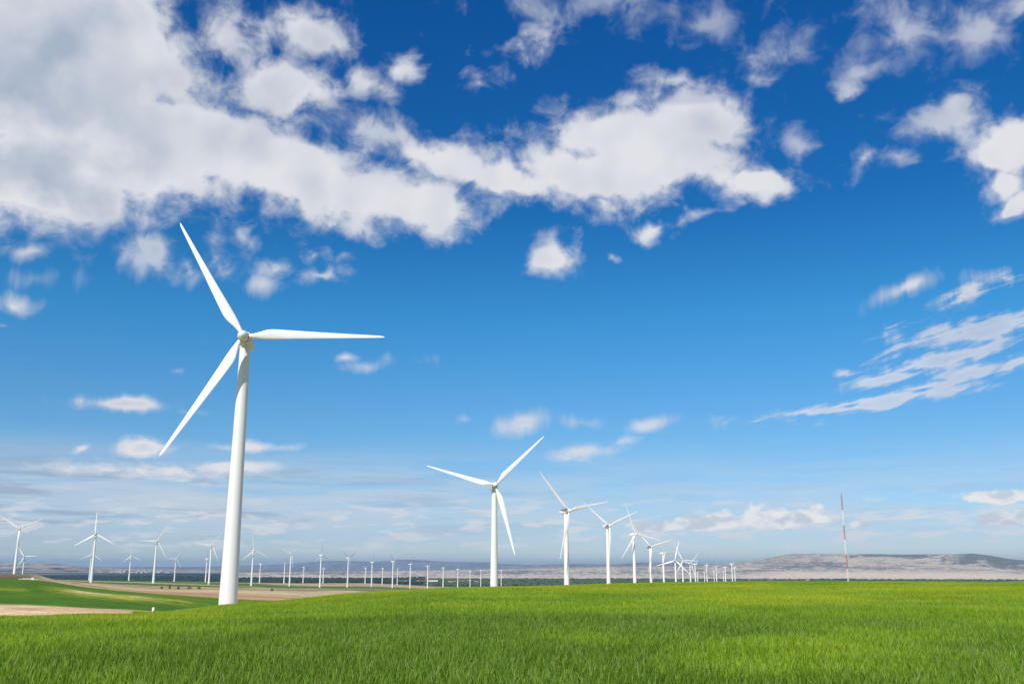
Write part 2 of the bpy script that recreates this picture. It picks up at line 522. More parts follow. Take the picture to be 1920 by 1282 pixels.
# ---------------------------------------------------------------- terrain: profile along each bearing
# row entries: (distance, 'y', picture row of the surface) | (distance, 'c', row of the crop's top) | (distance, 'z', height against the eye)
COLS = [-150, 0, 60, 100, 150, 300, 421, 544, 700, 860, 1060, 1250, 1500, 1920, 2070]
CANOPY = 0.33
PROF = {
    -150: [(30, 'c', 1178), (100, 'z', -6.4), (170, 'z', -10.2), (230, 'y', 1129), (420, 'y', 1080), (480, 'y', 1072), (700, 'z', -16), (1150, 'z', -20), (1500, 'z', -25), (2500, 'z', -36)],
    0: [(32, 'c', 1172), (100, 'c', 1170), (170, 'y', 1165), (230, 'y', 1133), (420, 'y', 1085), (480, 'y', 1075.5), (700, 'z', -16), (1150, 'z', -20), (1500, 'z', -25), (2500, 'z', -36)],
    60: [(34, 'c', 1169), (102, 'c', 1166), (170, 'y', 1161.5), (231, 'y', 1134.5), (420, 'y', 1086.5), (480, 'y', 1077), (700, 'z', -15), (1150, 'z', -18), (1450, 'z', -21), (2450, 'z', -34)],
    100: [(35, 'c', 1167), (104, 'c', 1164), (170, 'y', 1159), (233, 'y', 1136), (422, 'y', 1091), (485, 'y', 1086.5), (720, 'z', -13), (1150, 'y', 1088.7), (1420, 'y', 1088), (2400, 'y', 1086.3)],
    150: [(36, 'c', 1164), (106, 'c', 1160.5), (170, 'y', 1156), (235, 'y', 1138), (430, 'y', 1099), (520, 'y', 1095.5), (750, 'y', 1094), (1150, 'y', 1092.3), (1400, 'y', 1090.5), (2400, 'y', 1087)],
    300: [(40, 'c', 1157), (90, 'c', 1152), (170, 'y', 1149.5), (240, 'y', 1146), (440, 'y', 1113), (600, 'y', 1108), (900, 'y', 1103), (1250, 'y', 1098.5), (1700, 'y', 1092.5), (2700, 'y', 1089)],
    421: [(44, 'c', 1150), (96, 'c', 1137), (185, 'z', -13), (250, 'z', -14), (450, 'y', 1120), (620, 'y', 1110), (900, 'y', 1105), (1350, 'y', 1101), (2000, 'y', 1094), (3200, 'y', 1091)],
    544: [(48, 'c', 1141), (100, 'c', 1124), (190, 'z', -13), (260, 'z', -14), (450, 'y', 1126), (640, 'y', 1115), (900, 'y', 1108), (1700, 'y', 1102.5), (2200, 'y', 1098), (3500, 'y', 1093)],
    700: [(53, 'c', 1126), (104, 'c', 1109), (190, 'z', -14), (260, 'z', -17), (450, 'z', -21), (650, 'z', -25), (1300, 'y', 1108.5), (1900, 'y', 1103), (2600, 'y', 1099), (4300, 'y', 1093.5)],
    860: [(57, 'c', 1112), (104, 'c', 1102.5), (190, 'z', -15), (260, 'z', -20), (450, 'z', -27), (650, 'z', -31), (1300, 'z', -42), (2100, 'z', -52), (3100, 'z', -66), (4600, 'z', -88)],
    1060: [(60, 'z', -1.8), (105, 'c', 1096.5), (190, 'z', -14), (260, 'z', -20), (450, 'z', -31), (650, 'z', -34), (1000, 'z', -39), (2000, 'z', -60), (3100, 'z', -76), (4700, 'z', -92)],
    1250: [(62, 'z', -1.8), (105, 'c', 1091.8), (190, 'z', -13), (260, 'z', -20), (450, 'z', -31), (650, 'z', -34), (1000, 'z', -41), (2000, 'z', -57), (3100, 'z', -76), (4700, 'z', -92)],
    1500: [(64, 'z', -1.8), (104, 'c', 1090.6), (190, 'z', -13), (260, 'z', -20), (450, 'z', -31), (650, 'z', -34), (1000, 'z', -41), (2000, 'z', -57), (3100, 'z', -76), (4700, 'z', -92)],
    1920: [(60, 'z', -1.8), (102, 'c', 1091.4), (190, 'z', -13), (260, 'z', -20), (450, 'z', -31), (650, 'z', -34), (1000, 'z', -41), (2000, 'z', -57), (3100, 'z', -76), (4700, 'z', -92)],
    2070: [(60, 'z', -1.8), (102, 'c', 1091.8), (190, 'z', -13), (260, 'z', -20), (450, 'z', -31), (650, 'z', -34), (1000, 'z', -41), (2000, 'z', -57), (3100, 'z', -76), (4700, 'z', -92)],
}
FARROWS = [(7200, -95), (12000, -95), (18000, -88), (32000, -70), (62000, -60)]
LFAR = [(7200, -95), (12000, -88), (18000, -58), (32000, -20), (62000, 0)]
KROWS = 3 + 9 + len(FARROWS) + 0


def build_profiles():
    azs, R, Z = [], [], []
    for px in COLS:
        rows = [(0.2, -1.8), (12.0, -1.8)]
        for (r, t, v) in PROF[px]:
            if t == 'z':
                z = v
            else:
                z = r * tanel(px, v) - (CANOPY if t == 'c' else 0.0)
            rows.append((r, z))
        lf = min(max((px - 300) / 500.0, 0), 1)
        for (a, b_) in zip(LFAR, FARROWS):
            rows.append((a[0], a[1] * (1 - lf) + b_[1] * lf))
        azs.append(azel(px, 1100)[0])
        R.append([q[0] for q in rows])
        Z.append([q[1] for q in rows])
    return np.array(azs), np.array(R).T, np.array(Z).T


PAZ, PR, PZ = build_profiles()       # rows x columns
NROW = PR.shape[0]


def smooth_interp(x, xp, fp):
    m = pchip_slopes(xp[:, None], fp[:, None])[:, 0]
    x = np.clip(x, xp[0], xp[-1])
    i = np.clip(np.searchsorted(xp, x) - 1, 0, len(xp) - 2)
    h = xp[i + 1] - xp[i]
    t = (x - xp[i]) / h
    return ((2 * t ** 3 - 3 * t ** 2 + 1) * fp[i] + (t ** 3 - 2 * t ** 2 + t) * h * m[i] + (-2 * t ** 3 + 3 * t ** 2) * fp[i + 1] + (t ** 3 - t ** 2) * h * m[i + 1])


def profiles_at(az):
    az = np.asarray(az, dtype=float)
    back = np.abs(az) > PAZ[-1]
    # behind the camera blend from the right-most to the left-most column
    R = np.stack([smooth_interp(az, PAZ, PR[k]) for k in range(NROW)])
    Z = np.stack([smooth_interp(az, PAZ, PZ[k]) for k in range(NROW)])
    u = np.where(az > 0, (az - PAZ[-1]), (az + 2 * math.pi - PAZ[-1])) / (2 * math.pi - (PAZ[-1] - PAZ[0]))
    u = np.clip(u, 0, 1)
    u = u * u * (3 - 2 * u)
    Rb = PR[:, -1:] * (1 - u) + PR[:, :1] * u
    Zb = PZ[:, -1:] * (1 - u) + PZ[:, :1] * u
    R = np.where(back, Rb, R)
    Z = np.where(back, Zb, Z)
    return R, Z


def eval_profile(R, Z, r):
    """R,Z (K,n), r (n,) -> z, s"""
    m = pchip_slopes(R, Z)
    n = R.shape[1]
    j = np.arange(n)
    i = np.clip((R <= r[None, :]).sum(0) - 1, 0, NROW - 2)
    h = R[i + 1, j] - R[i, j]
    t = np.clip((r - R[i, j]) / h, 0, 1)
    z = ((2 * t ** 3 - 3 * t ** 2 + 1) * Z[i, j] + (t ** 3 - 2 * t ** 2 + t) * h * m[i, j] + (-2 * t ** 3 + 3 * t ** 2) * Z[i + 1, j] + (t ** 3 - t ** 2) * h * m[i + 1, j])
    return z, i + t


def bumps(x, y, r):
    a = np.clip((r - 5) / 30, 0, 1) * np.clip((140 - r) / 60, 0, 1)
    g = (fbm(x / 14.0, y / 14.0, 3, 5) - .5) * .22 * a
    b_ = np.clip((r - 220) / 300, 0, 1)
    return g + (fbm(x / 70.0, y / 70.0, 4, 9) - .5) * 1.2 * b_


def ground_s(x, y):
    x = np.atleast_1d(np.asarray(x, dtype=float))
    y = np.atleast_1d(np.asarray(y, dtype=float))
    r = np.hypot(x, y)
    R, Z = profiles_at(np.arctan2(x, y))
    z, s = eval_profile(R, Z, r)
    return z + EYE + bumps(x, y, r), s


def ground(x, y):
    return float(ground_s(x, y)[0][0])


def lerp(a, b_, t):
    t = t[..., None]
    return a * (1 - t) + b_ * t


def sstep(x, a, b_):
    t = np.clip((x - a) / (b_ - a), 0, 1)
    return t * t * (3 - 2 * t)


def cover_colour(x, y, r, az, s):
    """colours of the fields, with cloud shadow painted into the left valley"""
    px = CX + F * np.tan(az) * .975
    n0 = fbm(x / 40, y / 40, 5, 21)
    n1 = fbm(x / 160, y / 160, 5, 31)
    n2 = fbm(x / 700, y / 700, 5, 41)
    n3 = fbm(x / 2500, y / 1400, 5, 51)
    s = s + (n0 - .5) * .10 * np.clip(s - 3, 0, 1)
    col = np.zeros(x.shape + (3,))

    def c(*v):
        return np.broadcast_to(np.array(v, float), col.shape)
    crop = lerp(c(.12, .19, .018), c(.20, .24, .018), sstep(n0, .3, .7))
    green = lerp(c(.072, .165, .004), c(.18, .275, .006), sstep(n1, .35, .65))
    dirt = lerp(c(.72, .52, .29), c(.58, .37, .19), sstep(n0, .3, .7))
    redsoil = lerp(c(.55, .35, .19), c(.46, .28, .14), sstep(n1, .3, .7))
    tan = lerp(c(.55, .42, .23), c(.40, .32, .15), sstep(n1, .35, .65))
    brown = lerp(c(.20, .15, .09), c(.13, .12, .06), sstep(n0, .3, .7))
    # yellowing bands of the left field
    t = s - 5
    px_ = px
    band = np.exp(-((t - .56 - .05 * np.sin(px_ / 60)) / .14) ** 2) * sstep(px_, 110, 190) * (1 - sstep(px_, 380, 440)) * sstep(.6 * n0 + .7 * fbm(px_ / 34, t * 26, 4, 3), .50, .80)
    band2 = np.exp(-((t - .50) / .05) ** 2) * sstep(px_, 20, 60) * (1 - sstep(px_, 90, 120)) * sstep(n0, .3, .55)
    core = np.exp(-((t - .58) / .085) ** 2) * sstep(px_, 150, 200) * (1 - sstep(px_, 290, 350)) * sstep(.5 * n0 + .6 * fbm(px_ / 30, t * 30, 4, 13), .40, .64)
    gl = lerp(green, c(.42, .40, .03), np.clip(band + band2 * .7, 0, 1) * .85)
    gl = lerp(gl, c(.66, .54, .24), np.clip(core, 0, 1) * .85)
    # rows: 2 near brow, 3 far crest, 4 dirt start, 5 dirt end ... offset by the two inner rows
    steps = [(0, crop), (4, crop), (4.02, dirt), (5.0, gl)]
    col = np.array(crop)
    col = lerp(col, dirt, sstep(s, 3.97, 4.03))
    col = np.where((s > 4.97)[..., None], lerp(dirt, gl, sstep(s, 4.97, 5.02)), col)
    t6 = lerp(brown, tan, sstep(px, 95, 140))
    t6 = lerp(t6, redsoil, sstep(px, 230, 330))
    col = np.where((s > 5.97)[..., None], lerp(gl, t6, sstep(s, 5.97, 6.02)), col)
    t7 = lerp(tan, redsoil, sstep(n1, .45, .6) * .6)
    col = np.where((s > 6.97)[..., None], lerp(t6, t7, sstep(s, 6.97, 7.06)), col)
    t8 = lerp(lerp(tan, c(.20, .18, .09), sstep(n2, .4, .6)), redsoil, sstep(vnoise(x / 400, y / 60, 77), .6, .75))
    t8 = np.where(((s > 8.55) & (s < 8.64))[..., None], c(.10, .11, .06), t8)
    col = np.where((s > 7.97)[..., None], lerp(t7, t8, sstep(s, 7.97, 8.03)), col)
    t9 = lerp(c(.085, .16, .035), c(.12, .19, .04), sstep(n2, .4, .6))
    t9 = lerp(t9, tan, sstep(vnoise(x / 500, y / 140, 78), .68, .76))
    col = np.where((s > 8.97)[..., None], lerp(t8, t9, sstep(s, 8.97, 9.03)), col)
    t10 = lerp(t9, lerp(tan, redsoil, sstep(px, 500, 700) * .7), sstep(n2 + .0008 * (px - 400), .30, .62))
    col = np.where((s > 9.97)[..., None], lerp(t9, t10, sstep(s, 9.97, 10.04)), col)
    # valley floor: cloud shadow painted dark on the left, groves right, paler steppe beyond
    woods_and_shadow = lerp(c(.016, .030, .024), c(.075, .105, .062), sstep(px, 450, 800))
    mead = lerp(c(.05, .085, .03), c(.19, .17, .10), sstep(fbm(x / 1800, y / 700, 5, 61), .42, .62))
    v1 = lerp(woods_and_shadow, mead, sstep(n3, .50, .62) * .55 * sstep(px, 350, 900))
    steppe = lerp(c(.33, .28, .20), c(.12, .13, .07), sstep(fbm(x / 2600, y / 900, 5, 71), .38, .60))
    rt = sstep(px, 500, 800)
    v2 = lerp(v1, steppe, sstep(r + (9000 - 7000 * rt) * (n3 - .5), 13500 - 5300 * rt, 17500 - 8300 * rt))
    col = np.where((s > 11.0)[..., None], lerp(t10, v2, sstep(s, 11.0, 11.05)), col)
    return col


def build_ground():
    az = np.concatenate([np.linspace(-.78, .78, 760), np.linspace(.80, 2 * math.pi - .80, 70)])
    az = np.where(az > math.pi, az - 2 * math.pi, az)
    R, Z = profiles_at(az)
    sub = [6, 14, 26, 26, 26, 30, 14, 14, 14, 16, 22, 16, 30, 22, 20, 12][:NROW - 1]
    ss = np.concatenate([k + np.arange(n) / n for k, n in enumerate(sub)] + [[NROW - 1.0]])
    k = np.clip(ss.astype(int), 0, NROW - 2)
    f = (ss - k)[:, None]
    r = R[k] * (1 - f) + R[k + 1] * f
    V = np.zeros((len(ss), len(az), 3))
    S = np.zeros((len(ss), len(az)))
    for i in range(len(ss)):
        z, s = eval_profile(R, Z, r[i])
        x = r[i] * np.sin(az)
        y = r[i] * np.cos(az)
        V[i, :, 0] = x
        V[i, :, 1] = y
        V[i, :, 2] = z + EYE + bumps(x, y, r[i])
        S[i] = ss[i]
    col = cover_colour(V[..., 0], V[..., 1], r, np.broadcast_to(az, r.shape), S)
    m, b, bs, out = material('field_ground')
    at_ = b.n('ShaderNodeVertexColor', layer_name='cover')
    geo = b.n('ShaderNodeNewGeometry')
    n1 = b.noise(geo.outputs['Position'], .9, 8, .65)
    n2 = b.noise(geo.outputs['Position'], .02, 8, .62)
    n3 = b.noise(geo.outputs['Position'], .14, 7, .65, .5)
    v = b.m('MULTIPLY', b.ramp(n3.outputs[0], .32, .68, .80, 1.2), b.m('MULTIPLY', b.ramp(n1.outputs[0], .25, .75, .72, 1.28), 1.0))
    v = b.m('MULTIPLY', v, b.ramp(n2.outputs[0], .3, .7, .82, 1.18))
    mx = b.n('ShaderNodeVectorMath', operation='SCALE')
    b.nt.links.new(at_.outputs[0], mx.inputs[0])
    b.nt.links.new(v, mx.inputs['Scale'])
    b.nt.links.new(mx.outputs[0], bs.inputs['Base Color'])
    bs.inputs['Roughness'].default_value = .95
    bs.inputs['Specular IOR Level'].default_value = .15
    bp = b.n('ShaderNodeBump')
    bp.inputs['Strength'].default_value = .6
    bp.inputs['Distance'].default_value = .25
    b.nt.links.new(n1.outputs[0], bp.inputs['Height'])
    b.nt.links.new(bp.outputs[0], bs.inputs['Normal'])
    nv = len(ss) * len(az)
    V = V.reshape(-1, 3)
    Fq = grid_faces(len(ss), len(az), True)
    o = new_mesh('ground', V, Fq, m)
    add_color(o.data, 'cover', col.reshape(-1, 3))
    tag(o, kind='structure')


build_ground()


# ---------------------------------------------------------------- hills beyond the valley
def mat_hill(name, pale, mid, dark, scale, thr=(.42, .58)):
    m, b, bs, out = material(name)
    geo = b.n('ShaderNodeNewGeometry')
    mp = b.n('ShaderNodeMapping')
    b.nt.links.new(geo.outputs['Position'], mp.inputs[0])
    mp.inputs['Scale'].default_value = (1, .16, 7.0)
    n1 = b.noise(mp.outputs[0], scale, 9, .68)
    n2 = b.noise(mp.outputs[0], scale * .22, 5, .55)
    n3 = b.noise(mp.outputs[0], scale * 4.0, 6, .7)
    sp = b.n('ShaderNodeSeparateXYZ')
    b.nt.links.new(geo.outputs['Normal'], sp.inputs[0])
    at_ = b.n('ShaderNodeVertexColor', layer_name='scrub_shadow')
    n1o = b.m('MULTIPLY_ADD', b.m('SUBTRACT', n1.outputs[0], .5), 1.5, .5)
    sx = b.n('ShaderNodeSeparateColor')
    b.nt.links.new(at_.outputs[0], sx.inputs[0])
    f = b.m('ADD', n1o, b.m('MULTIPLY', b.m('SUBTRACT', n2.outputs[0], .5), .5))
    f = b.m('ADD', f, b.m('MULTIPLY', b.m('SUBTRACT', n3.outputs[0], .5), .6))
    f = b.m('ADD', f, b.m('MULTIPLY', b.m('SUBTRACT', sx.outputs[0], .5), .55))
    c1 = b.mix(b.ramp(f, thr[0], thr[1]), (*pale, 1), (*mid, 1))
    c2 = b.mix(b.ramp(f, thr[1] - .01, thr[1] + .12), c1, (*dark, 1))
    b.nt.links.new(c2, bs.inputs['Base Color'])
    bs.inputs['Roughness'].default_value = .95
    bs.inputs['Specular IOR Level'].default_value = .1
    return m


def build_range(name, sky, foot, crest, back, nx, nr, mat, rough, gully, base=-100.0, scrub_shadow=None, escarp=0.0):
    """sky: [(px, row)], heights so that the crest stands there; foot, crest, back distances"""
    sx = np.array([q[0] for q in sky], float)
    sz = np.array([q[1] for q in sky], float)
    pxs = np.linspace(sx[0], sx[-1], nx)
    rows = smooth_interp(pxs, sx, sz)
    az = np.array([azel(p, 1060)[0] for p in pxs])
    te = np.array([tanel(p, q) for p, q in zip(pxs, rows)])
    r = np.concatenate([np.linspace(foot, crest, int(nr * .8), endpoint=False), np.linspace(crest, back, nr - int(nr * .8))])
    RR, AZ = np.meshgrid(r, az, indexing='ij')
    X = RR * np.sin(AZ)
    Y = RR * np.cos(AZ)
    wob = (fbm(X / 3000, Y / 3000, 4, 91) - .5) * (crest - foot) * .45 * sstep(RR, foot, foot + (crest - foot) * .35)
    t = np.clip((RR + wob - foot) / (crest - foot), 0, 1)
    ztop = te[None, :] * crest + EYE
    es = escarp * sstep(t, .02, .09)
    prof = es + (1 - escarp) * (t * .45 + .55 * sstep(t, .45, .98))
    Z = base + (ztop - base) * prof
    rid = 1 - np.abs(fbm(X / gully, Y / (gully * 2.6), 6, 97, .6) * 2 - 1) * 2
    edge = np.clip(t * 12, 0, 1)
    flat = np.where(RR >= crest * .985, .12, 1.0)
    Z = Z + (rid - .55) * rough * edge * flat * (.35 + .65 * np.sin(np.clip(t, 0, 1) * math.pi))
    Z = Z + (fbm(X / (gully * .15), Y / (gully * .15), 3, 99) - .5) * rough * .12 * edge
    lim = te[None, :] * RR + EYE
    Z = np.where(RR <= crest, np.minimum(Z, lim + (rid - .5) * rough * .05), np.minimum(Z, ztop + (RR - crest) * te[None, :] * .2))
    o = new_mesh(name, np.stack([X, Y, Z], -1).reshape(-1, 3), grid_faces(len(r), nx), mat)
    s_ = np.full(X.shape, .5) if scrub_shadow is None else scrub_shadow(np.broadcast_to(pxs, X.shape), t, X, Y)
    add_color(o.data, 'scrub_shadow', np.repeat(s_.reshape(-1, 1), 3, 1))
    tag(o, kind='structure')
    return o


def scrub_shadow_right(px, t, X, Y):
    s = .5 + .30 * (fbm(X / 1200, Y / 1200, 5, 111) - .5) * 2
    s = s - (.22 + .25 * fbm(X / 260, Y / 500, 3, 171)) * sstep(t, .0, .04) * (1 - sstep(t, .16, .26))        # bare earth cliffs at the foot
    s = s + .35 * sstep(t, .3, .45) * (1 - sstep(t, .6, .7)) * sstep(fbm(X / 900, Y / 900, 4, 121), .45, .6)
    # cloud shadows under the mesa rim, painted as dark patches
    n5 = fbm(px / 28, t * 9, 4, 151)
    t = t + (n5 - .5) * .30
    px = px + (fbm(px / 20, t * 5, 3, 161) - .5) * 110
    w = sstep(t, .72, .80) * (1 - sstep(t, 1.02, 1.08)) * sstep(px, 1590, 1640) * (1 - sstep(px, 1700, 1770))
    w2 = sstep(t, .60, .70) * sstep(px, 1770, 1815) * (1 - sstep(px, 1900, 1950))
    return np.clip(s + w * .6 + w2 * .75, 0, 2)


M_HILL = mat_hill('badland_earth', (.52, .44, .345), (.33, .295, .25), (.15, .165, .15), .015, (.38, .58))
M_HILL_LEFT = mat_hill('far_steppe_earth', (.40, .34, .26), (.22, .20, .15), (.06, .08, .06), .0030, (.42, .56))
M_MOUNT = mat_hill('mountain_forest', (.24, .25, .25), (.19, .20, .21), (.15, .165, .18), .0012)
build_range('hills', [(440, 1074), (560, 1072), (680, 1070.5), (800, 1069.5), (900, 1067), (960, 1066), (1040, 1064), (1150, 1062), (1300, 1061), (1360, 1057), (1400, 1052),
                      (1440, 1046), (1470, 1040), (1500, 1037), (1600, 1037.5), (1700, 1038.5), (1790, 1038), (1825, 1037), (1860, 1041), (1900, 1048), (1930, 1050), (2000, 1052), (2150, 1056)],
            9150, 14000, 15500, 1500, 300, M_HILL, 46, 520, -101, scrub_shadow_right, .16)
build_range('blue_hills', [(860, 1066), (940, 1061), (1000, 1058), (1080, 1056.5), (1150, 1057), (1210, 1054), (1270, 1055), (1330, 1057), (1400, 1060), (1500, 1064)],
            16500, 20000, 21500, 420, 90, M_MOUNT, 50, 1600, -120)
build_range('hills', [(-180, 1053), (-60, 1055), (10, 1054.5), (60, 1055.5), (95, 1055.5), (115, 1058), (160, 1062), (220, 1065), (300, 1067), (440, 1068)],
            15500, 22000, 24500, 500, 160, M_HILL_LEFT, 70, 1400, -90)
build_range('mountains', [(-300, 1061), (0, 1061.5), (200, 1062), (330, 1062), (470, 1059), (560, 1055), (625, 1050.5), (700, 1052), (765, 1048.5), (850, 1053), (900, 1053.5), (960, 1057),
                          (1060, 1060), (1200, 1061), (1500, 1058), (1800, 1060), (2200, 1060)],
            30500, 36000, 39000, 620, 70, M_MOUNT, 55, 3800, -110)


# ---------------------------------------------------------------- haze
def build_haze():
    lo = (-63000, -63000, -112)
    hi = (63000, 63000, 430)
    V = [(x, y, z) for x in (lo[0], hi[0]) for y in (lo[1], hi[1]) for z in (lo[2], hi[2])]
    Fc = [(0, 1, 3, 2), (4, 6, 7, 5), (0, 4, 5, 1), (2, 3, 7, 6), (0, 2, 6, 4), (1, 5, 7, 3)]
    m = bpy.data.materials.new('haze_air')
    m.use_nodes = True
    t = m.node_tree
    t.nodes.clear()
    v = t.nodes.new('ShaderNodeVolumePrincipled')
    v.inputs['Color'].default_value = (.40, .68, 1.0, 1)
    v.inputs['Density'].default_value = 2.1e-5
    v.inputs['Anisotropy'].default_value = .15
    o_ = t.nodes.new('ShaderNodeOutputMaterial')
    t.links.new(v.outputs[0], o_.inputs['Volume'])
    o = py_mesh('haze', V, Fc, m, smooth=False)
    tag(o, kind='stuff')


build_haze()


# ---------------------------------------------------------------- wind turbines
BR = 29.0
OVER = 3.5
TILT = math.radians(5)


def loft(rings, cap0=True, cap1=True):
    n = len(rings[0])
    V = [p for r_ in rings for p in r_]
    Fc = []
    for i in range(len(rings) - 1):
        for j in range(n):
            k = (j + 1) % n
            Fc.append((i * n + j, i * n + k, (i + 1) * n + k, (i + 1) * n + j))
    if cap0:
        Fc.append(tuple(range(n - 1, -1, -1)))
    if cap1:
        Fc.append(tuple((len(rings) - 1) * n + j for j in range(n)))
    return V, Fc


def blade_mesh():
    st = [(.55, .46, .46, 0, .5), (1.3, .46, .46, 0, .5), (2.2, .56, .44, .02, .47), (3.4, .80, .38, .03, .40), (4.8, 1.03, .31, .03, .33), (6.0, 1.08, .265, .02, .30), (8.0, 1.00, .215, 0, .29),
          (11, .87, .165, 0, .28), (15, .71, .12, 0, .28), (19, .56, .088, 0, .28), (23, .42, .062, 0, .28), (26, .32, .045, 0, .28), (28, .23, .03, 0, .28), (28.7, .15, .02, 0, .3), (29.0, .04, .006, 0, .4)]
    rings = []
    n = 20
    for (r, hc, ht, dz, le) in st:
        tw = math.radians(max(0, 13 * (1 - r / 22) ** 1.5 if r < 22 else 0) + 2)
        blend = min(max((r - 1.3) / 3.5, 0), 1)
        ring = []
        for k in range(n):
            a = 2 * math.pi * k / n
            cx = math.cos(a)
            # chord coordinate: trailing edge +z, thickness y; airfoil thinner towards the trailing edge
            th = math.sin(a)
            thin = 1 - blend * .62 * ((cx + 1) / 2) ** 1.3
            zc = (cx + 1 - 2 * le) * hc
            yc = th * ht * thin
            z2 = zc * math.cos(tw) + yc * math.sin(tw)
            y2 = -zc * math.sin(tw) + yc * math.cos(tw)
            ring.append((r, y2 - .00045 * r * r, z2))
        rings.append(ring)
    return loft(rings)


def rrect(w, h, y, z, n=5, rad=.35):
    pts = []
    for (sx, sz, a0) in ((1, 1, 0), (-1, 1, 90), (-1, -1, 180), (1, -1, 270)):
        for k in range(n + 1):
            a = math.radians(a0 + 90 * k / n)
            pts.append((sx * (w / 2 - rad) + rad * math.cos(a), y, sz * (h / 2 - rad) + rad * math.sin(a) + z))
    return pts


def revolve_y(prof, n=28):
    """prof: (y, r) pairs"""
    return loft([[(r * math.cos(2 * math.pi * k / n), y, r * math.sin(2 * math.pi * k / n)) for k in range(n)] for (y, r) in prof])


def revolve_z(prof, n=36):
    return loft([[(r * math.cos(2 * math.pi * k / n), r * math.sin(2 * math.pi * k / n), z) for k in range(n)] for (z, r) in prof])


def make_turbine():
    root = bpy.data.objects.new('wind_turbine', None)
    root.empty_display_size = 2
    C.objects.link(root)
    V, Fc = revolve_z([(k / 14, 1.10 + .45 * (1 - k / 14) + .37 * (1 - k / 14) ** 2) for k in range(15)], 40)
    tower = py_mesh('tower', V, Fc, M_WHITE, root)
    V, Fc = revolve_z([(-1.55, 1.16), (-1.1, 1.20), (-1.05, 1.32), (-.7, 1.32)], 32)
    py_mesh('yaw_collar', V, Fc, M_CREAM, root)
    rings = [rrect(1.9, 1.9, -2.25, .05, rad=.6), rrect(2.35, 2.35, -1.9, .0, rad=.55), rrect(2.5, 2.5, -.9, -.02, rad=.45), rrect(2.55, 2.6, 1.2, -.02, rad=.4), rrect(2.5, 2.45, 3.6, .05, rad=.4),
             rrect(2.3, 2.1, 5.0, .12, rad=.4), rrect(2.0, 1.75, 5.35, .14, rad=.4)]
    V, Fc = loft(rings)
    nac = py_mesh('nacelle', V, Fc, M_CREAM, root)
    V, Fc = loft([rrect(1.5, 1.2, 5.34, .14, rad=.1), rrect(1.5, 1.2, 5.42, .14, rad=.1)])
    py_mesh('rear_grille', V, Fc, M_GRILLE, nac, sharp=30)
    V, Fc = loft([[(.05 * math.cos(a) + dx, 4.3 + .05 * math.sin(a), z) for a in [i * math.pi / 3 for i in range(6)]] for dx, z in ((.4, 1.15), (.4, 2.2))])
    V2, F2 = loft([[(.4 + .22 * math.cos(a), 4.3 + .22 * math.sin(a), z) for a in [i * math.pi / 4 for i in range(8)]] for z in (2.2, 2.32)])
    F2 = [tuple(i + len(V) for i in f) for f in F2]
    py_mesh('wind_sensor', V + V2, Fc + F2, M_GRILLE, nac)
    V, Fc = revolve_y([(.75, .95), (.70, 1.06), (.3, 1.13), (-.25, 1.13), (-.7, 1.05), (-1.1, .88), (-1.45, .62), (-1.68, .33), (-1.76, .02)])
    hub = py_mesh('hub', V, Fc, M_CREAM, root, sharp=50)
    V, Fc = revolve_y([(.72, .98), (1.35, .98)])
    py_mesh('shaft_seal', V, Fc, M_DARK, hub)
    V, Fc = blade_mesh()
    VS, FS = loft([[(x, r_ * math.cos(2 * math.pi * k / 20), r_ * math.sin(2 * math.pi * k / 20)) for k in range(20)] for x, r_ in ((1.02, .50), (1.17, .50))])
    for i in range(3):
        bl = py_mesh('blade', V, Fc, M_BLADE, root, sharp=60) if i == 0 else None
        if i == 0:
            first = bl
            sl_ = py_mesh('root_seal', VS, FS, M_DARK, bl)
        else:
            bl = first.copy()
            C.objects.link(bl)
            s2 = sl_.copy()
            C.objects.link(s2)
            s2.parent = bl
    return root


proto = make_turbine()


def kids(o):
    return [c for c in bpy.data.objects if c.parent == o]


KIDS = {}


def copy_tree(o, parent=None):
    c = o.copy()
    C.objects.link(c)
    c.parent = parent
    for ch in KIDS.get(o.name, []):
        copy_tree(ch, c)
    return c


for o_ in list(bpy.data.objects):
    k_ = kids(o_)
    if k_:
        KIDS[o_.name] = k_


def place_turbine(root, children, hub, yaw, phase, H=None):
    """hub: rotor centre; children: parts of this root"""
    n = Vector((math.sin(yaw), -math.cos(yaw), 0))
    base = hub - n * OVER
    gz = ground(base.x, base.y) - .3 if H is None else hub.z - H
    HT = hub.z - gz
    root.location = (base.x, base.y, gz)
    root.rotation_euler = (0, 0, yaw)
    head = Matrix.Translation((0, 0, HT))
    tilt = Matrix.Rotation(-TILT, 4, 'X')
    bi = 0
    for ch in children:
        nm = ch.name.split('.')[0]
        if nm == 'tower':
            ch.scale = (1, 1, HT - 1.5)
        elif nm == 'yaw_collar':
            ch.location = (0, 0, HT - .25)
        elif nm == 'nacelle':
            ch.matrix_local = Matrix.Translation((0, 0, HT + .0)) @ tilt
        elif nm == 'hub':
            ch.matrix_local = Matrix.Translation((0, -OVER, HT)) @ tilt
        elif nm == 'blade':
            ch.matrix_local = Matrix.Translation((0, -OVER, HT)) @ tilt @ Matrix.Rotation(-(phase + bi * 2 * math.pi / 3), 4, 'Y')
            bi += 1
    return HT


G_RIGHT = 'wind turbines in the row running off to the right'
G_LEFT = 'wind turbines across the plain on the left'
G_BACK = 'small far turbines behind the left rows'
G_FAR = 'tiny turbines at the far end of the right row'
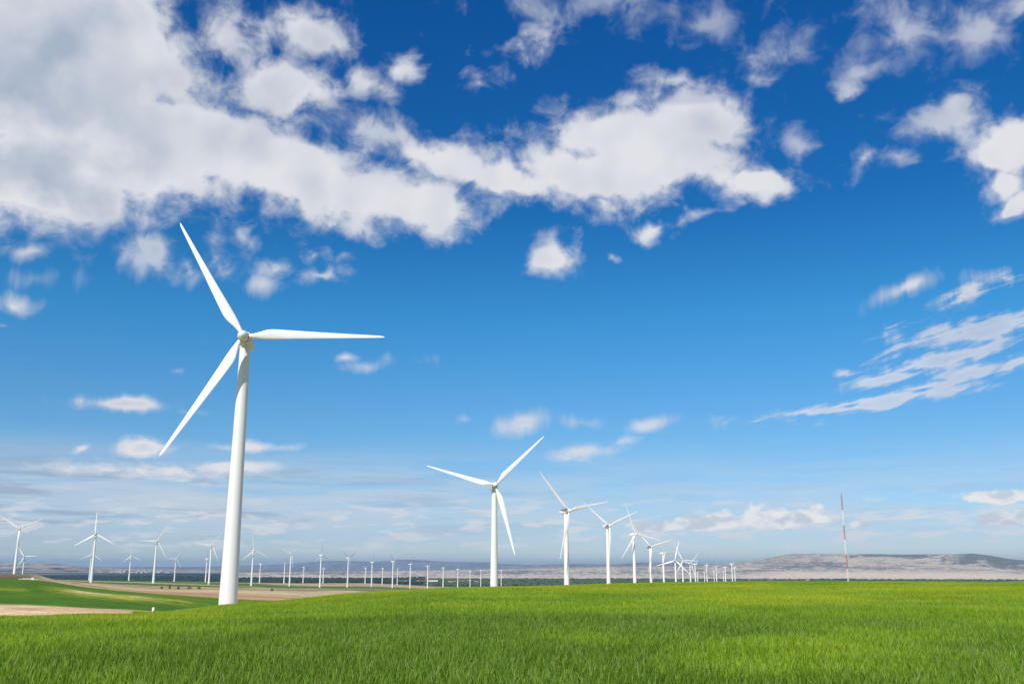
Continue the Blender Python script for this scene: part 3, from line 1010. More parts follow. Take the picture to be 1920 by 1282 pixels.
# name, hub px, hub row, distance, yaw deg, phase deg, label, group
TURB = [
    (456, 630, 189, 7, 1, 'largest white wind turbine, towering over the green crop at left', G_RIGHT),
    (929, 909, 385, 8, 45, 'second largest wind turbine, near the middle with one blade pointing up to the right', G_RIGHT),
    (1067.5, 957, 546, 32, 12, 'wind turbine just right of the middle with the dark grey nacelle end showing', G_RIGHT),
    (1143.4, 985, 745, 28, 23, 'wind turbine whose raised left blade tip reaches the blade of its bigger left neighbour', G_RIGHT),
    (1192.2, 1001, 869, 31, 109, 'wind turbine with a near upright blade, right of the two Y-shaped ones by the middle', G_RIGHT),
    (1221.9, 1024.5, 1080, 24, 16, 'wind turbine whose two upper blades form a wide Y, under the descending blade beside it', G_RIGHT),
    (1246.9, 1036.3, 1290, 42, 4, 'slim wind turbine with a dark-edged tower, left of the pair with crossing blades', G_RIGHT),
    (1265.6, 1050, 1426, -12, 76, 'left turbine of the pair with crossing blades, one blade nearly upright', G_RIGHT),
    (1280.6, 1050, 1654, 11, 117, 'right turbine of the pair with crossing blades, one blade level to the right', G_RIGHT),
    (1295.3, 1055.8, 1850, 20, 45, 'wind turbine just right of the crossing pair with a blade up to the right', G_RIGHT),
    (1306, 1056.9, 2050, 80, 88, 'edge-on turbine close beside a shorter one, right of the crossing pair', G_RIGHT),
    (1327, 1058.9, 2300, 42, 106, 'turbine left of the gap before the hills with a tall faint upright blade', G_RIGHT),
    (1345, 1061.3, 2450, 50, 60, 'turbine with a short blade up to the right, between faint lower turbines', G_RIGHT),
    (1361.9, 1063.1, 2650, 72, 70, 'T-shaped turbine third from the right end of the row', G_RIGHT),
    (1374.7, 1056.9, 2300, 80, 92, 'taller of the two turbines at the right end of the row', G_RIGHT),
    (1379.7, 1064.1, 2800, 80, 96, 'shorter last turbine at the right end of the row', G_RIGHT),
    (1309.5, 1073, 3900, 75, 100, 'tiny turbine tucked behind the edge-on one in the right row', G_FAR),
    (1322.3, 1072.5, 3900, 70, 30, 'tiny low turbine just left of the one with the tall faint blade', G_FAR),
    (1339.8, 1069.8, 4300, 70, 10, 'faint tiny turbine left of the turbine with a short raised blade', G_FAR),
    (1357.6, 1070.6, 4200, 66, 60, 'faint tiny turbine left of the T-shaped one near the row end', G_FAR),
    (37.1, 990.2, 1216, 30, 27, 'tall turbine rising behind the brown hilltop at the left edge', G_LEFT),
    (45.2, 1043.2, 2305, 7, 4, 'shorter turbine behind the brown hilltop beside the tall one', G_LEFT),
    (179, 1001, 1276, 15, 92, 'tall turbine with an upright blade standing in the tan field', G_LEFT),
    (172.4, 1038.5, 2356, 30, 86, 'smaller turbine half hidden behind the tower of the tan field turbine', G_BACK),
    (246.4, 1042, 2360, 35, 96, 'small turbine between two tall ones, in front of the far white town', G_BACK),
    (295, 1013.6, 1488, 31, 59, 'tall turbine with a level blade to the left, first one left of the shrubs', G_LEFT),
    (331, 1046.9, 2560, 40, 58, 'small turbine left of the turbine beside the largest tower', G_BACK),
    (397.7, 1021.7, 1690, 32, 53, 'turbine whose right side is cut by the tower of the largest turbine', G_LEFT),
    (390.3, 1047.2, 2700, 75, 100, 'small edge-on turbine whose tower hides behind its nearer neighbour by the largest tower', G_BACK),
    (446.5, 1050.6, 2770, 75, 75, 'small edge-on turbine just right of the largest tower', G_BACK),
    (476.3, 1031.9, 1756, 33, 97, 'first tall turbine right of the largest tower, one blade upright', G_LEFT),
    (490.3, 1056.4, 3150, 68, 0, 'small T-shaped turbine right of the first tall one beyond the largest tower', G_BACK),
    (536, 1056.6, 3100, 70, 60, 'small turbine just left of the Y-shaped tall turbine', G_BACK),
    (547.2, 1037.7, 2042, 38, 34, 'tall Y-shaped turbine at the end of the pale track', G_LEFT),
    (571, 1062.8, 3630, 68, 15, 'small T-shaped turbine halfway between two taller ones on the plain', G_BACK),
    (604.7, 1040.3, 1960, 55, 93, 'tall turbine with an upright blade and a small twin at its foot', G_LEFT),
    (608.4, 1065.6, 3560, 72, 88, 'small turbine hugging the right side of a tall tower', G_BACK),
    (655.8, 1045.5, 2160, 62, 30, 'tall turbine with a blade out to the right over the red soil', G_LEFT),
    (686.7, 1064.7, 3780, 60, 35, 'small V-topped turbine standing left of a taller one on red soil', G_BACK),
    (700.3, 1053.6, 2440, 70, 82, 'tall edge-on turbine with one blade straight up above the red soil', G_LEFT),
    (719, 1065, 3860, 74, 20, 'small T-shaped turbine on the red soil between taller turbines', G_BACK),
    (739.4, 1052, 2340, 66, 14, 'tall turbine with a short level blade, small T-shaped one to its right', G_LEFT),
    (746.9, 1066.3, 4040, 74, 60, 'small turbine close to the right of the taller tower', G_BACK),
    (771.9, 1057.2, 2577, 66, 78, 'tall turbine left of the brown factory chimney', G_LEFT),
    (804.2, 1060.6, 2850, 62, 42, 'turbine in front of the white factory hall beside the chimney', G_LEFT),
    (833.1, 1064.2, 3000, 62, 68, 'turbine just right of the white factory hall', G_LEFT),
    (860.5, 1066.9, 3150, 72, 80, 'turbine midway between the factory and the second largest turbine', G_LEFT),
    (883, 1070.4, 4200, 76, 10, 'T-shaped small turbine, second one left of the second largest turbine', G_BACK),
    (903, 1069, 4200, 74, 88, 'small turbine nearest the left side of the second largest turbine', G_BACK),
    (941.3, 1068, 4200, 74, 85, 'small turbine nearest the right side of the second largest turbine', G_BACK),
]
for i_, (px, py, D, yw, ph, lab, grp) in enumerate(TURB):
    root = proto if i_ == 0 else copy_tree(proto)
    ch_ = KIDS[proto.name] if i_ == 0 else [c for c in root.children]
    HT = place_turbine(root, ch_, at(px, py, D), math.radians(yw), math.radians(ph))
    tag(root, lab, 'wind turbine', grp)
    print('turbine %d D %.0f H %.1f' % (i_, D, HT))
for i_, px in enumerate((1477, 1490, 1503, 1511, 1523, 1536, 1548, 1560)):
    root = copy_tree(proto)
    hub = at(px, 1034.2 + .5 * (i_ % 2), 14000 + 60 * i_)
    place_turbine(root, [c for c in root.children], hub, math.radians(20 + 10 * (i_ % 3)), math.radians(17 * i_), H=60)
    tag(root, 'minute white turbine on the flat top of the far mesa', 'wind turbine', 'minute turbines along the mesa top')


# ---------------------------------------------------------------- red and white lattice mast
def beam(V, Fc, p, q, w):
    p = Vector(p)
    q = Vector(q)
    d = (q - p).normalized()
    a = d.cross(Vector((.3, .9, .2))).normalized() * w / 2
    b2 = d.cross(a).normalized() * w / 2
    i = len(V)
    for c in (p, q):
        V += [tuple(c + a + b2), tuple(c + a - b2), tuple(c - a - b2), tuple(c - a + b2)]
    Fc += [(i, i + 1, i + 5, i + 4), (i + 1, i + 2, i + 6, i + 5), (i + 2, i + 3, i + 7, i + 6), (i + 3, i, i + 4, i + 7), (i, i + 3, i + 2, i + 1), (i + 4, i + 5, i + 6, i + 7)]


def build_mast():
    D = 1000.0
    top = at(1577.5, 927, D)
    x, y = top.x, top.y
    gz = ground(x, y) - .3
    root = bpy.data.objects.new('lattice_mast', None)
    root.location = (x, y, gz)
    C.objects.link(root)
    # heights of the colour changes
    zs = [gz] + [at(1580, r, D).z for r in (1065.3, 1039.3, 1011.3, 984, 956)] + [at(1577.5, 930, D).z]
    for k in range(6):
        V, Fc = [], []
        z0, z1 = zs[k] - gz, zs[k + 1] - gz
        n = max(3, int(round((z1 - z0) / 2.0)))
        cs = [(.72 * math.cos(a), .72 * math.sin(a)) for a in (0.5, 0.5 + 2 * math.pi / 3, 0.5 + 4 * math.pi / 3)]
        for c in cs:
            beam(V, Fc, (c[0], c[1], z0), (c[0], c[1], z1), .27)
        for q in range(n):
            a_, b_ = z0 + (z1 - z0) * q / n, z0 + (z1 - z0) * (q + 1) / n
            for j in range(3):
                c, d = cs[j], cs[(j + 1) % 3]
                if q % 2:
                    c, d = d, c
                beam(V, Fc, (c[0], c[1], a_), (d[0], d[1], b_), .11)
                beam(V, Fc, (c[0], c[1], b_ - .1), (d[0], d[1], b_ - .1), .09)
        s_ = py_mesh('lattice_section', V, Fc, (M_MASTW, M_RED)[k % 2], root, smooth=False)
        s_['label'] = ('white painted lattice section', 'red painted lattice section')[k % 2]
    V, Fc = revolve_z([(zs[-1] - gz, .35), (zs[-1] - gz + 1.5, .3), (zs[-1] - gz + 1.6, .12), (zs[-1] - gz + 3.5, .08)], 10)
    py_mesh('antenna', V, Fc, M_RED, root)
    tag(root, 'tall thin red and white lattice mast standing alone before the mesa', 'mast')


build_mast()


# ---------------------------------------------------------------- small buildings
def box(V, Fc, x0, x1, y0, y1, z0, z1):
    i = len(V)
    V += [(x0, y0, z0), (x1, y0, z0), (x1, y1, z0), (x0, y1, z0), (x0, y0, z1), (x1, y0, z1), (x1, y1, z1), (x0, y1, z1)]
    Fc += [(i, i + 3, i + 2, i + 1), (i + 4, i + 5, i + 6, i + 7), (i, i + 1, i + 5, i + 4), (i + 1, i + 2, i + 6, i + 5), (i + 2, i + 3, i + 7, i + 6), (i + 3, i, i + 4, i + 7)]


def house(name, loc, w, d, h, rz, roof=True, wall=M_WALL):
    root = bpy.data.objects.new(name, None)
    root.location = loc
    root.rotation_euler = (0, 0, rz)
    C.objects.link(root)
    V, Fc = [], []
    box(V, Fc, -w / 2, w / 2, -d / 2, d / 2, -2, h)
    if roof:
        box(V, Fc, -w * .2, w * .22, -d / 2 - .3, -d / 2 - .003, h * .3, h * .6)
    py_mesh('wall', V, Fc, wall, root, smooth=False)
    rh = min(w, d) * (.28 if roof else .06)
    e = .3
    Vr = [(-w / 2 - e, -d / 2 - e, h + .003), (w / 2 + e, -d / 2 - e, h + .003), (w / 2 + e, d / 2 + e, h + .003), (-w / 2 - e, d / 2 + e, h + .003), (-w / 2 - e, 0, h + rh), (w / 2 + e, 0, h + rh)]
    Fr = [(0, 1, 5, 4), (2, 3, 4, 5), (1, 2, 5), (3, 0, 4), (3, 2, 1, 0)]
    py_mesh('roof', Vr, Fr, M_ROOF if roof else (M_WALL if wall is M_WALL else M_MWHITE), root, smooth=False)
    return root


rr = random.Random(5)
for k in range(34):                      # the far town on the left
    px = rr.gauss(262, 34) if k % 2 else rr.uniform(180, 330)
    D = rr.uniform(15500, 18500)
    a_, e_ = azel(px, 1070)
    x, y = math.sin(a_) * D, math.cos(a_) * D
    z = ground(x, y)
    s_ = rr.uniform(.7, 1.3)
    tag(house('building', (x, y, z + 1), 60 * s_, 40, rr.choice((12, 16, 22, 30)), rr.uniform(-.5, .5), False),
        'pale block among the buildings of the far town on the left', 'building', 'pale buildings of the far town')
for k in range(9):                       # farm sheds at the valley edge by the factory
    px = (752, 763, 774, 787, 845, 856, 867, 880, 893)[k]
    D = 6600 + 130 * (k % 4)
    a_, e_ = azel(px, 1088)
    x, y = math.sin(a_) * D, math.cos(a_) * D
    tag(house('farm_shed', (x, y, ground(x, y)), rr.uniform(25, 48), 18, rr.uniform(6, 9), rr.uniform(-.3, .3), True),
        'low pale shed in the line of buildings along the plateau edge near the chimney', 'shed', 'sheds along the plateau edge')
for k in range(11):                      # village at the foot of the badlands, right of the turbine row
    px = (1405, 1421, 1427, 1441, 1446, 1449, 1461, 1477, 1483, 1502, 1514)[k]
    D = 7700 + 170 * (k * 7 % 5)
    a_, e_ = azel(px, 1088)
    x, y = math.sin(a_) * D, math.cos(a_) * D
    tag(house('village_house', (x, y, ground(x, y) + 1), rr.uniform(10, 34), 14, rr.uniform(6, 13), rr.uniform(-.4, .4), True),
        'small pale village house at the foot of the tan cliffs right of the turbines', 'house', 'village houses below the tan cliffs')


def factory():
    D = 6400
    a_, e_ = azel(812, 1087)
    x, y = math.sin(a_) * D, math.cos(a_) * D
    z = ground(x, y)
    tag(house('factory', (x, y, z), 62, 30, 17, .1, False, M_MWHITE), 'white factory hall beside the brown chimney on the plain', 'factory')
    a_, e_ = azel(799, 1087)
    x, y = math.sin(a_) * D, math.cos(a_) * D
    z = ground(x, y)
    V, Fc = revolve_z([(-2, 5), (4, 4.6), (4.2, 3.2), (40, 2.2), (41.5, 2.5), (42, 2.5)], 16)
    ch = py_mesh('factory_chimney', V, Fc, M_BRICK)
    ch.location = (x, y, z)
    tag(ch, 'brown brick chimney rising left of the white factory hall', 'chimney')


factory()


# white marker post by the track, ruined hut and stones on the brown hill
def by_ground(px, py, r):
    a_, e_ = azel(px, py)
    x, y = r * math.sin(a_), r * math.cos(a_)
    return Vector((x, y, ground(x, y)))


p_ = by_ground(287, 1148, 222)
V, Fc = loft([[(w * sx, w * .7 * sy, z) for sx, sy in ((-1, -1), (1, -1), (1, 1), (-1, 1))] for z, w in ((-.3, .22), (.95, .22), (.97, .27), (1.05, .27), (1.15, .12))])
o_ = py_mesh('marker_post', V, Fc, M_MWHITE, smooth=False)
o_.location = p_
tag(o_, 'small white marker post at the tip of the bare dirt strip', 'post')


def hut():
    p = by_ground(61, 1090, 419)
    root = bpy.data.objects.new('stone_hut', None)
    root.location = p
    root.rotation_euler = (0, 0, .3)
    C.objects.link(root)
    V, Fc = [], []
    box(V, Fc, -.9, .9, -.8, -.5, -.5, 1.5)
    box(V, Fc, -.9, .9, .5, .8, -.5, 1.3)
    box(V, Fc, .6, .9, -.5, .5, -.5, 1.1)
    box(V, Fc, -.9, -.6, -.5, .5, -.5, .5)
    py_mesh('wall', V, Fc, M_MWHITE, root, smooth=False)
    V, Fc = [], []
    box(V, Fc, -1.05, 1.05, -.95, .2, 1.503, 1.62)
    py_mesh('roof', V, Fc, M_STONE, root, smooth=False)
    root.scale = (.55, .55, .6)
    tag(root, 'tiny white hut at the right end of the rubble on the brown hill', 'hut')


hut()


def rubble(name, px0, px1, py, r, n, lab, sz):
    V, Fc = [], []
    for k in range(n):
        p = by_ground(px0 + (px1 - px0) * rr.random(), py, r + rr.uniform(-6, 6))
        if k == 0:
            o0 = p.copy()
        s_ = rr.uniform(.3, 1) * sz
        i = len(V)
        for (a, b2, c) in ((1, 0, 0), (-1, 0, 0), (0, 1, 0), (0, -1, 0), (0, 0, 1), (0, 0, -.6)):
            V.append(tuple(p - o0 + Vector((a * s_ * rr.uniform(.7, 1.5), b2 * s_ * rr.uniform(.7, 1.3), c * s_ * rr.uniform(.4, .7)))))
        Fc += [tuple(i + q for q in f) for f in ((0, 2, 4), (2, 1, 4), (1, 3, 4), (3, 0, 4), (2, 0, 5), (1, 2, 5), (3, 1, 5), (0, 3, 5))]
    o = py_mesh(name, V, Fc, M_STONE, smooth=False)
    o.location = o0
    tag(o, lab, kind='stuff')


rubble('rubble', 36, 72, 1090, 422, 46, 'pale rubble strewn below the brown hilltop', .7)


# ---------------------------------------------------------------- vegetation helpers
def mat_leaf(name, a, b_, scale=.6):
    m, b, bs, out = material(name)
    geo = b.n('ShaderNodeNewGeometry')
    n_ = b.noise(geo.outputs['Position'], scale, 4, .6)
    b.put(bs.inputs['Base Color'], b.mix(b.ramp(n_.outputs[0], .35, .65), (*a, 1), (*b_, 1)))
    bs.inputs['Roughness'].default_value = .8
    bs.inputs['Specular IOR Level'].default_value = .2
    return m


M_SHRUB = mat_leaf('shrub_leaves', (.035, .05, .02), (.07, .075, .03))
M_WOOD_SHADOW = mat_leaf('wood_shadow_crowns', (.018, .034, .018), (.035, .055, .025), .01)  # left valley crowns, coloured dark to stand in for cloud shadow
M_GROVE = mat_leaf('grove_crowns', (.045, .07, .035), (.09, .12, .055), .01)
M_BARK = mat_paint('bark', (.12, .09, .06), .9)


def shrub(px, py, r, w, h, lab):
    p = by_ground(px, py, r)
    root = bpy.data.objects.new('shrub', None)
    root.location = p
    C.objects.link(root)
    V, Fc = [], []
    for k in range(420):
        a = rr.uniform(0, 2 * math.pi)
        e = rr.uniform(-.2, 1.5)
        q = rr.random() ** .4
        cx = Vector((math.cos(a) * math.cos(e) * w / 2 * q, math.sin(a) * math.cos(e) * w / 2 * q, h * .25 + math.sin(e) * h * .75 * q))
        cx *= 1 + .25 * math.sin(3 * a + px)
        u = Vector((rr.uniform(-1, 1), rr.uniform(-1, 1), rr.uniform(-1, 1))).normalized() * .16
        v = u.cross(Vector((rr.uniform(-1, 1), rr.uniform(-1, 1), rr.uniform(-1, 1)))).normalized() * .12
        i = len(V)
        V += [tuple(cx + u), tuple(cx + v), tuple(cx - u), tuple(cx - v)]
        Fc.append((i, i + 1, i + 2, i + 3))
    py_mesh('foliage', V, Fc, M_SHRUB, root, smooth=False)
    V, Fc = revolve_z([(-.3, .16), (h * .3, .11), (h * .6, .05)], 8)
    py_mesh('stem', V, Fc, M_BARK, root)
    tag(root, lab, 'shrub', 'shrubs dotted along the field edge')


shrub(303, 1105, 905, 2.6, 1.6, 'leftmost faint low shrub of the line left of the largest tower')
shrub(318, 1105, 900, 2.2, 3.2, 'dark upright shrub, second from the left in the line by the largest tower')
shrub(334, 1106, 900, 2.6, 2.2, 'dark shrub in the middle of the line left of the largest tower')
shrub(355, 1106, 900, 5.5, 2.6, 'broad double shrub, second from the right in the line by the largest tower')
shrub(373, 1106, 905, 4.2, 2.5, 'dark shrub nearest the left side of the largest tower')
shrub(510, 1109, 910, 3.4, 2.2, 'lone shrub on the field right of the largest tower')


def woods_and_shadow(a0, a1, n, mat, rmax, seed):
    """tree belts of the valley: one far-off mass, the left darkened as cloud shadow"""
    ph = (1 + 5 ** .5) / 2
    ico = np.array([(-1, ph, 0), (1, ph, 0), (-1, -ph, 0), (1, -ph, 0), (0, -1, ph), (0, 1, ph), (0, -1, -ph), (0, 1, -ph), (ph, 0, -1), (ph, 0, 1), (-ph, 0, -1), (-ph, 0, 1)]) / 1.9
    icf = np.array([(0, 11, 5), (0, 5, 1), (0, 1, 7), (0, 7, 10), (0, 10, 11), (1, 5, 9), (5, 11, 4), (11, 10, 2), (10, 7, 6), (7, 1, 8), (3, 9, 4), (3, 4, 2), (3, 2, 6), (3, 6, 8), (3, 8, 9), (4, 9, 5), (2, 4, 11), (6, 2, 10), (8, 6, 7), (9, 8, 1)])
    az = RNG.uniform(a0, a1, n)
    r = np.exp(RNG.uniform(math.log(5200), math.log(12500), n))
    x, y = r * np.sin(az), r * np.cos(az)
    den = fbm(x / 1300, y / 260, 4, 131)
    keep = (den > (.50 if seed == 1 else .44)) & (r < rmax)
    x, y, r = x[keep], y[keep], r[keep]
    z, s = ground_s(x, y)
    sz = RNG.uniform(.6, 1.5, len(x)) * (7 + r * .0006)
    hh = RNG.uniform(.5, 1.0, len(x)) * 8.5
    jit = RNG.uniform(.7, 1.3, (len(x), 12, 1))
    V = ico[None] * jit * np.stack([sz * 1.5, sz, hh], -1)[:, None, :] + np.stack([x, y, z + hh * .6], -1)[:, None, :]
    Fq = icf[None] + (np.arange(len(x)) * 12)[:, None, None]
    o = new_mesh('woods_and_shadow', V.reshape(-1, 3), Fq.reshape(-1, 3), mat)
    tag(o, kind='stuff')


woods_and_shadow(-.56, -.09, 11000, M_WOOD_SHADOW, 12500, 1)
woods_and_shadow(-.09, .56, 15000, M_GROVE, 8900, 2)


# ---------------------------------------------------------------- the green crop
def mat_crop():
    m, b, bs, out = material('young_wheat')
    geo = b.n('ShaderNodeNewGeometry')
    at_ = b.n('ShaderNodeVertexColor', layer_name='leaf')
    sx = b.n('ShaderNodeSeparateColor')
    b.nt.links.new(at_.outputs[0], sx.inputs[0])
    mp = b.n('ShaderNodeMapping')
    b.nt.links.new(geo.outputs['Position'], mp.inputs[0])
    mp.inputs['Rotation'].default_value = (0, 0, .5)
    mp.inputs['Scale'].default_value = (1, .8, .05)
    n1 = b.noise(mp.outputs[0], .045, 4, .55, .6)
    n2 = b.noise(mp.outputs[0], .22, 5, .6, .3)
    f = b.m('ADD', b.m('MULTIPLY', n1.outputs[0], .62), b.m('MULTIPLY', n2.outputs[0], .38))
    lush = (.085, .192, .013, 1)
    mid = (.195, .35, .008, 1)
    yel = (.40, .48, .004, 1)
    # poorer, yellower patches and lush hollows of the field
    flatp = b.n('ShaderNodeMapping')
    b.nt.links.new(geo.outputs['Position'], flatp.inputs[0])
    flatp.inputs['Scale'].default_value = (1, 1, 0)
    for (x, y, ax, ay, rt, am) in ((6.5, 20.5, 8.5, 2.6, 56, .11), (-32, 98, 26, 28, 0, .09), (-9, 92, 12, 16, 0, .06), (24, 20, 13, 12, 0, -.07), (-7, 15, 11, 5, 10, -.055), (22, 70, 18, 14, 0, .04), (2, 44, 22, 6, 8, .05), (-2, 31, 16, 4, -6, -.05)):
        q = b.n('ShaderNodeMapping', vector_type='TEXTURE')
        b.nt.links.new(flatp.outputs[0], q.inputs[0])
        q.inputs['Location'].default_value = (x, y, 0)
        q.inputs['Rotation'].default_value = (0, 0, math.radians(rt))
        q.inputs['Scale'].default_value = (ax, ay, 1)
        f = b.m('MULTIPLY_ADD', b.ramp(b.vm('LENGTH', q.outputs[0]), 0.15, 1.25, 1.0, 0.0), am, f)
    sp = b.n('ShaderNodeSeparateXYZ')
    b.nt.links.new(geo.outputs['Position'], sp.inputs[0])
    f = b.m('ADD', f, b.ramp(sp.outputs[1], 10.0, 62.0, -0.085, 0.09))  # crop coloured darker nearby, imitating the shade seen between blades
    base = b.mix(b.ramp(f, .40, .52), lush, mid)
    base = b.mix(b.ramp(f, .52, .66), base, yel)
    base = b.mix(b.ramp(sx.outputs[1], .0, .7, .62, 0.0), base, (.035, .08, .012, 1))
    # each leaf has its own tone; tips and dry leaves paler
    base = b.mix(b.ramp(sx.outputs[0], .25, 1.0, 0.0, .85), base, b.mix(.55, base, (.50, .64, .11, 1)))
    base = b.mix(b.ramp(sx.outputs[2], .955, .975), base, (.42, .40, .20, 1))
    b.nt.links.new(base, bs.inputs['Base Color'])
    bs.inputs['Roughness'].default_value = .45
    bs.inputs['Specular IOR Level'].default_value = .12
    tr = b.n('ShaderNodeBsdfTranslucent')
    tcol = b.mix(.5, base, (.38, .50, .006, 1))
    b.nt.links.new(tcol, tr.inputs['Color'])
    ms = b.n('ShaderNodeMixShader')
    ms.inputs[0].default_value = .42
    b.nt.links.new(bs.outputs[0], ms.inputs[1])
    b.nt.links.new(tr.outputs[0], ms.inputs[2])
    b.nt.links.new(ms.outputs[0], out.inputs['Surface'])
    return m


M_CROP = mat_crop()


def crop_patch(name, size, n, width, hgt, nseg, seed, lean=.5):
    g = np.random.default_rng(seed)
    bx = g.uniform(-size / 2, size / 2, n)
    by = g.uniform(-size / 2, size / 2, n)
    # plants clump into tufts
    k = g.integers(0, n // 6, n)
    tx = g.uniform(-size / 2, size / 2, n // 6)
    ty = g.uniform(-size / 2, size / 2, n // 6)
    bx = np.where(g.random(n) < .6, tx[k] + g.normal(0, .035, n), bx)
    by = np.where(g.random(n) < .6, ty[k] + g.normal(0, .035, n), by)
    L = hgt * g.uniform(.65, 1.25, n)
    phi = g.uniform(0, 2 * math.pi, n)
    wind = .30
    dx = np.cos(phi) * lean * g.uniform(.2, 1.2, n) + wind * .5
    dy = np.sin(phi) * lean * g.uniform(.2, 1.2, n)
    droop = g.uniform(0, 1, n) ** 2
    wa = g.uniform(0, 2 * math.pi, n)
    wx, wy = np.cos(wa), np.sin(wa)
    w = width * g.uniform(.6, 1.25, n)
    V = np.zeros((n, 2 * nseg + 1, 3))
    tone = np.zeros((n, 2 * nseg + 1, 3))
    r1 = g.random(n)
    r2 = g.random(n)
    for j in range(nseg + 1):
        t = j / nseg
        cx = bx + dx * L * t ** 1.7 * (.6 + .5 * droop)
        cyy = by + dy * L * t ** 1.7 * (.6 + .5 * droop)
        cz = L * (t - .32 * droop * t ** 3) * .98
        ww = w * (1 - t) ** .5 * (.6 + .8 * t) / 2
        tw = wa + t * 1.3
        if j < nseg:
            V[:, 2 * j, :] = np.stack([cx - np.cos(tw) * ww, cyy - np.sin(tw) * ww, cz], -1)
            V[:, 2 * j + 1, :] = np.stack([cx + np.cos(tw) * ww, cyy + np.sin(tw) * ww, cz], -1)
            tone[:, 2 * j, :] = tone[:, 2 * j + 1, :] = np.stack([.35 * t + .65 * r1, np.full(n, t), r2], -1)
        else:
            V[:, 2 * j, :] = np.stack([cx, cyy, cz], -1)
            tone[:, 2 * j, :] = np.stack([.35 * t + .65 * r1, np.full(n, t), r2], -1)
    fs = []
    for j in range(nseg - 1):
        fs += [(2 * j, 2 * j + 1, 2 * j + 3), (2 * j, 2 * j + 3, 2 * j + 2)]
    fs.append((2 * nseg - 2, 2 * nseg - 1, 2 * nseg))
    fs = np.array(fs)
    Fq = (fs[None] + (np.arange(n) * (2 * nseg + 1))[:, None, None]).reshape(-1, 3)
    o = new_mesh(name, V.reshape(-1, 3), Fq, M_CROP, link=False)
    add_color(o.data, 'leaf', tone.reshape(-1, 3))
    return o


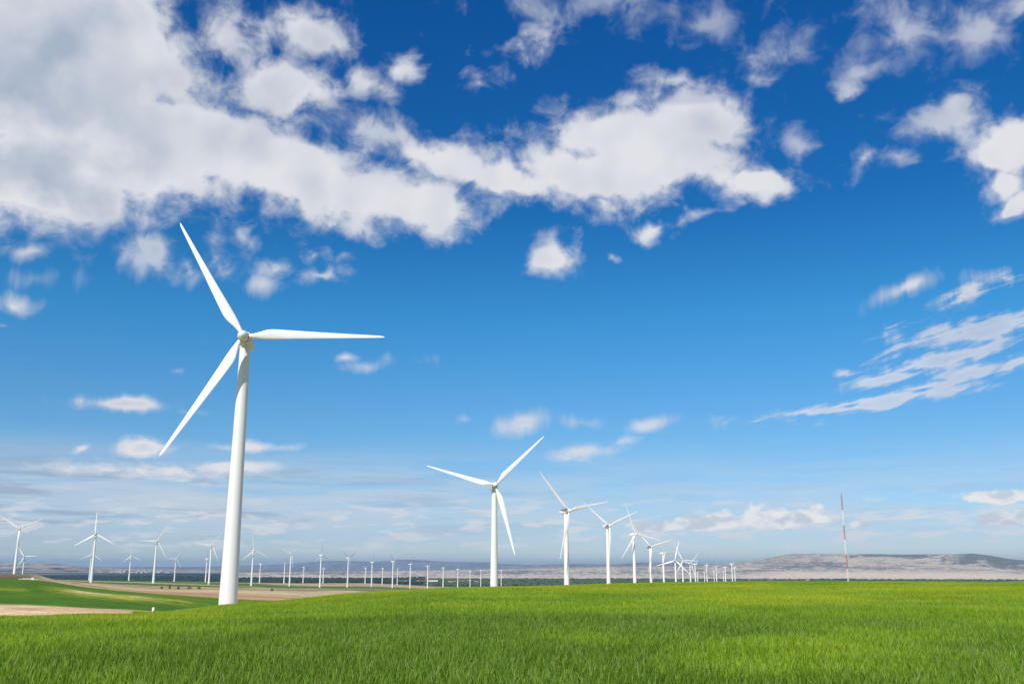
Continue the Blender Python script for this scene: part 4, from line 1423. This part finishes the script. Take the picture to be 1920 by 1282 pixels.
def build_crop():
    near = [crop_patch('wheat_patch', 1.3, 700, .025, .34, 4, 100 + k) for k in range(4)]
    mid = [crop_patch('wheat_patch', 3.1, 3000, .032, .36, 3, 200 + k) for k in range(3)]
    far = [crop_patch('wheat_patch', 6.2, 8000, .042, .39, 2, 300 + k) for k in range(3)]
    src = near + mid + far
    cell = 6.0
    pts, idx, rot, scl = [], [], [], []
    for i in range(-24, 25):
        for j in range(-2, 32):
            x, y = i * cell + 3, j * cell + 3
            r = math.hypot(x, y)
            az = math.atan2(x, y)
            if r > 175 or (abs(az) > math.radians(44) and r > 16) or (r > 16 and abs(az) > math.radians(40)):
                continue
            z, s = ground_s(x, y)
            if s[0] > 3.55:
                continue
            if r < 30:
                n, st, lo, hi = 5, 1.2, 0, 4
            elif r < 66:
                n, st, lo, hi = 2, 3.0, 4, 7
            else:
                n, st, lo, hi = 1, 6.0, 7, 10
            for a in range(n):
                for c in range(n):
                    qx = x - cell / 2 + (a + .5) * st
                    qy = y - cell / 2 + (c + .5) * st
                    if math.hypot(qx, qy) < 2.2:
                        continue
                    pts.append((qx, qy))
                    idx.append(random.randrange(lo, hi))
                    rot.append(random.randrange(4) * math.pi / 2)
    P = np.array(pts)
    e = .6
    z0, _ = ground_s(P[:, 0], P[:, 1])
    gx = (ground_s(P[:, 0] + e, P[:, 1])[0] - ground_s(P[:, 0] - e, P[:, 1])[0]) / (2 * e)
    gy = (ground_s(P[:, 0], P[:, 1] + e)[0] - ground_s(P[:, 0], P[:, 1] - e)[0]) / (2 * e)
    R = np.array(rot)
    lx = gx * np.cos(R) + gy * np.sin(R)
    ly = -gx * np.sin(R) + gy * np.cos(R)
    eul = np.stack([np.arctan(ly), -np.arctan(lx), R], -1)
    hs = .82 + .36 * fbm(P[:, 0] / 9, P[:, 1] / 9, 3, 141)
    me = bpy.data.meshes.new('wheat')
    me.from_pydata([(p[0], p[1], z - .02) for p, z in zip(P, z0)], [], [])
    me.materials.append(M_CROP)
    a1 = me.attributes.new('pick', 'INT', 'POINT')
    a1.data.foreach_set('value', np.array(idx, dtype=np.int32))
    a2 = me.attributes.new('turn', 'FLOAT_VECTOR', 'POINT')
    a2.data.foreach_set('vector', eul.astype(np.float32).ravel())
    a3 = me.attributes.new('size', 'FLOAT_VECTOR', 'POINT')
    a3.data.foreach_set('vector', np.stack([np.ones(len(hs)), np.ones(len(hs)), hs], -1).astype(np.float32).ravel())
    o = bpy.data.objects.new('wheat', me)
    C.objects.link(o)
    g = bpy.data.node_groups.new('wheat_scatter', 'GeometryNodeTree')
    g.interface.new_socket('Geometry', in_out='INPUT', socket_type='NodeSocketGeometry')
    g.interface.new_socket('Geometry', in_out='OUTPUT', socket_type='NodeSocketGeometry')
    gi = g.nodes.new('NodeGroupInput')
    go = g.nodes.new('NodeGroupOutput')

    def named(nm, t):
        q = g.nodes.new('GeometryNodeInputNamedAttribute')
        q.data_type = t
        q.inputs['Name'].default_value = nm
        return q.outputs['Attribute']
    pk, tn, sz = named('pick', 'INT'), named('turn', 'FLOAT_VECTOR'), named('size', 'FLOAT_VECTOR')
    jn = g.nodes.new('GeometryNodeJoinGeometry')
    for k, so in enumerate(src):
        oi = g.nodes.new('GeometryNodeObjectInfo')
        oi.inputs['Object'].default_value = so
        ip = g.nodes.new('GeometryNodeInstanceOnPoints')
        cmp_ = g.nodes.new('FunctionNodeCompare')
        cmp_.data_type = 'INT'
        cmp_.operation = 'EQUAL'
        ins = [s_ for s_ in cmp_.inputs if s_.type == 'INT' and s_.enabled] or [cmp_.inputs[2], cmp_.inputs[3]]
        g.links.new(pk, ins[0])
        ins[1].default_value = k
        g.links.new(gi.outputs[0], ip.inputs['Points'])
        g.links.new(cmp_.outputs[0], ip.inputs['Selection'])
        g.links.new(oi.outputs['Geometry'], ip.inputs['Instance'])
        g.links.new(tn, ip.inputs['Rotation'])
        g.links.new(sz, ip.inputs['Scale'])
        g.links.new(ip.outputs[0], jn.inputs[0])
    g.links.new(jn.outputs[0], go.inputs[0])
    md = o.modifiers.new('scatter', 'NODES')
    md.node_group = g
    tag(o, 'dense young green wheat crop covering the foreground rise', kind='stuff')
    print('crop patches', len(P))


build_crop()
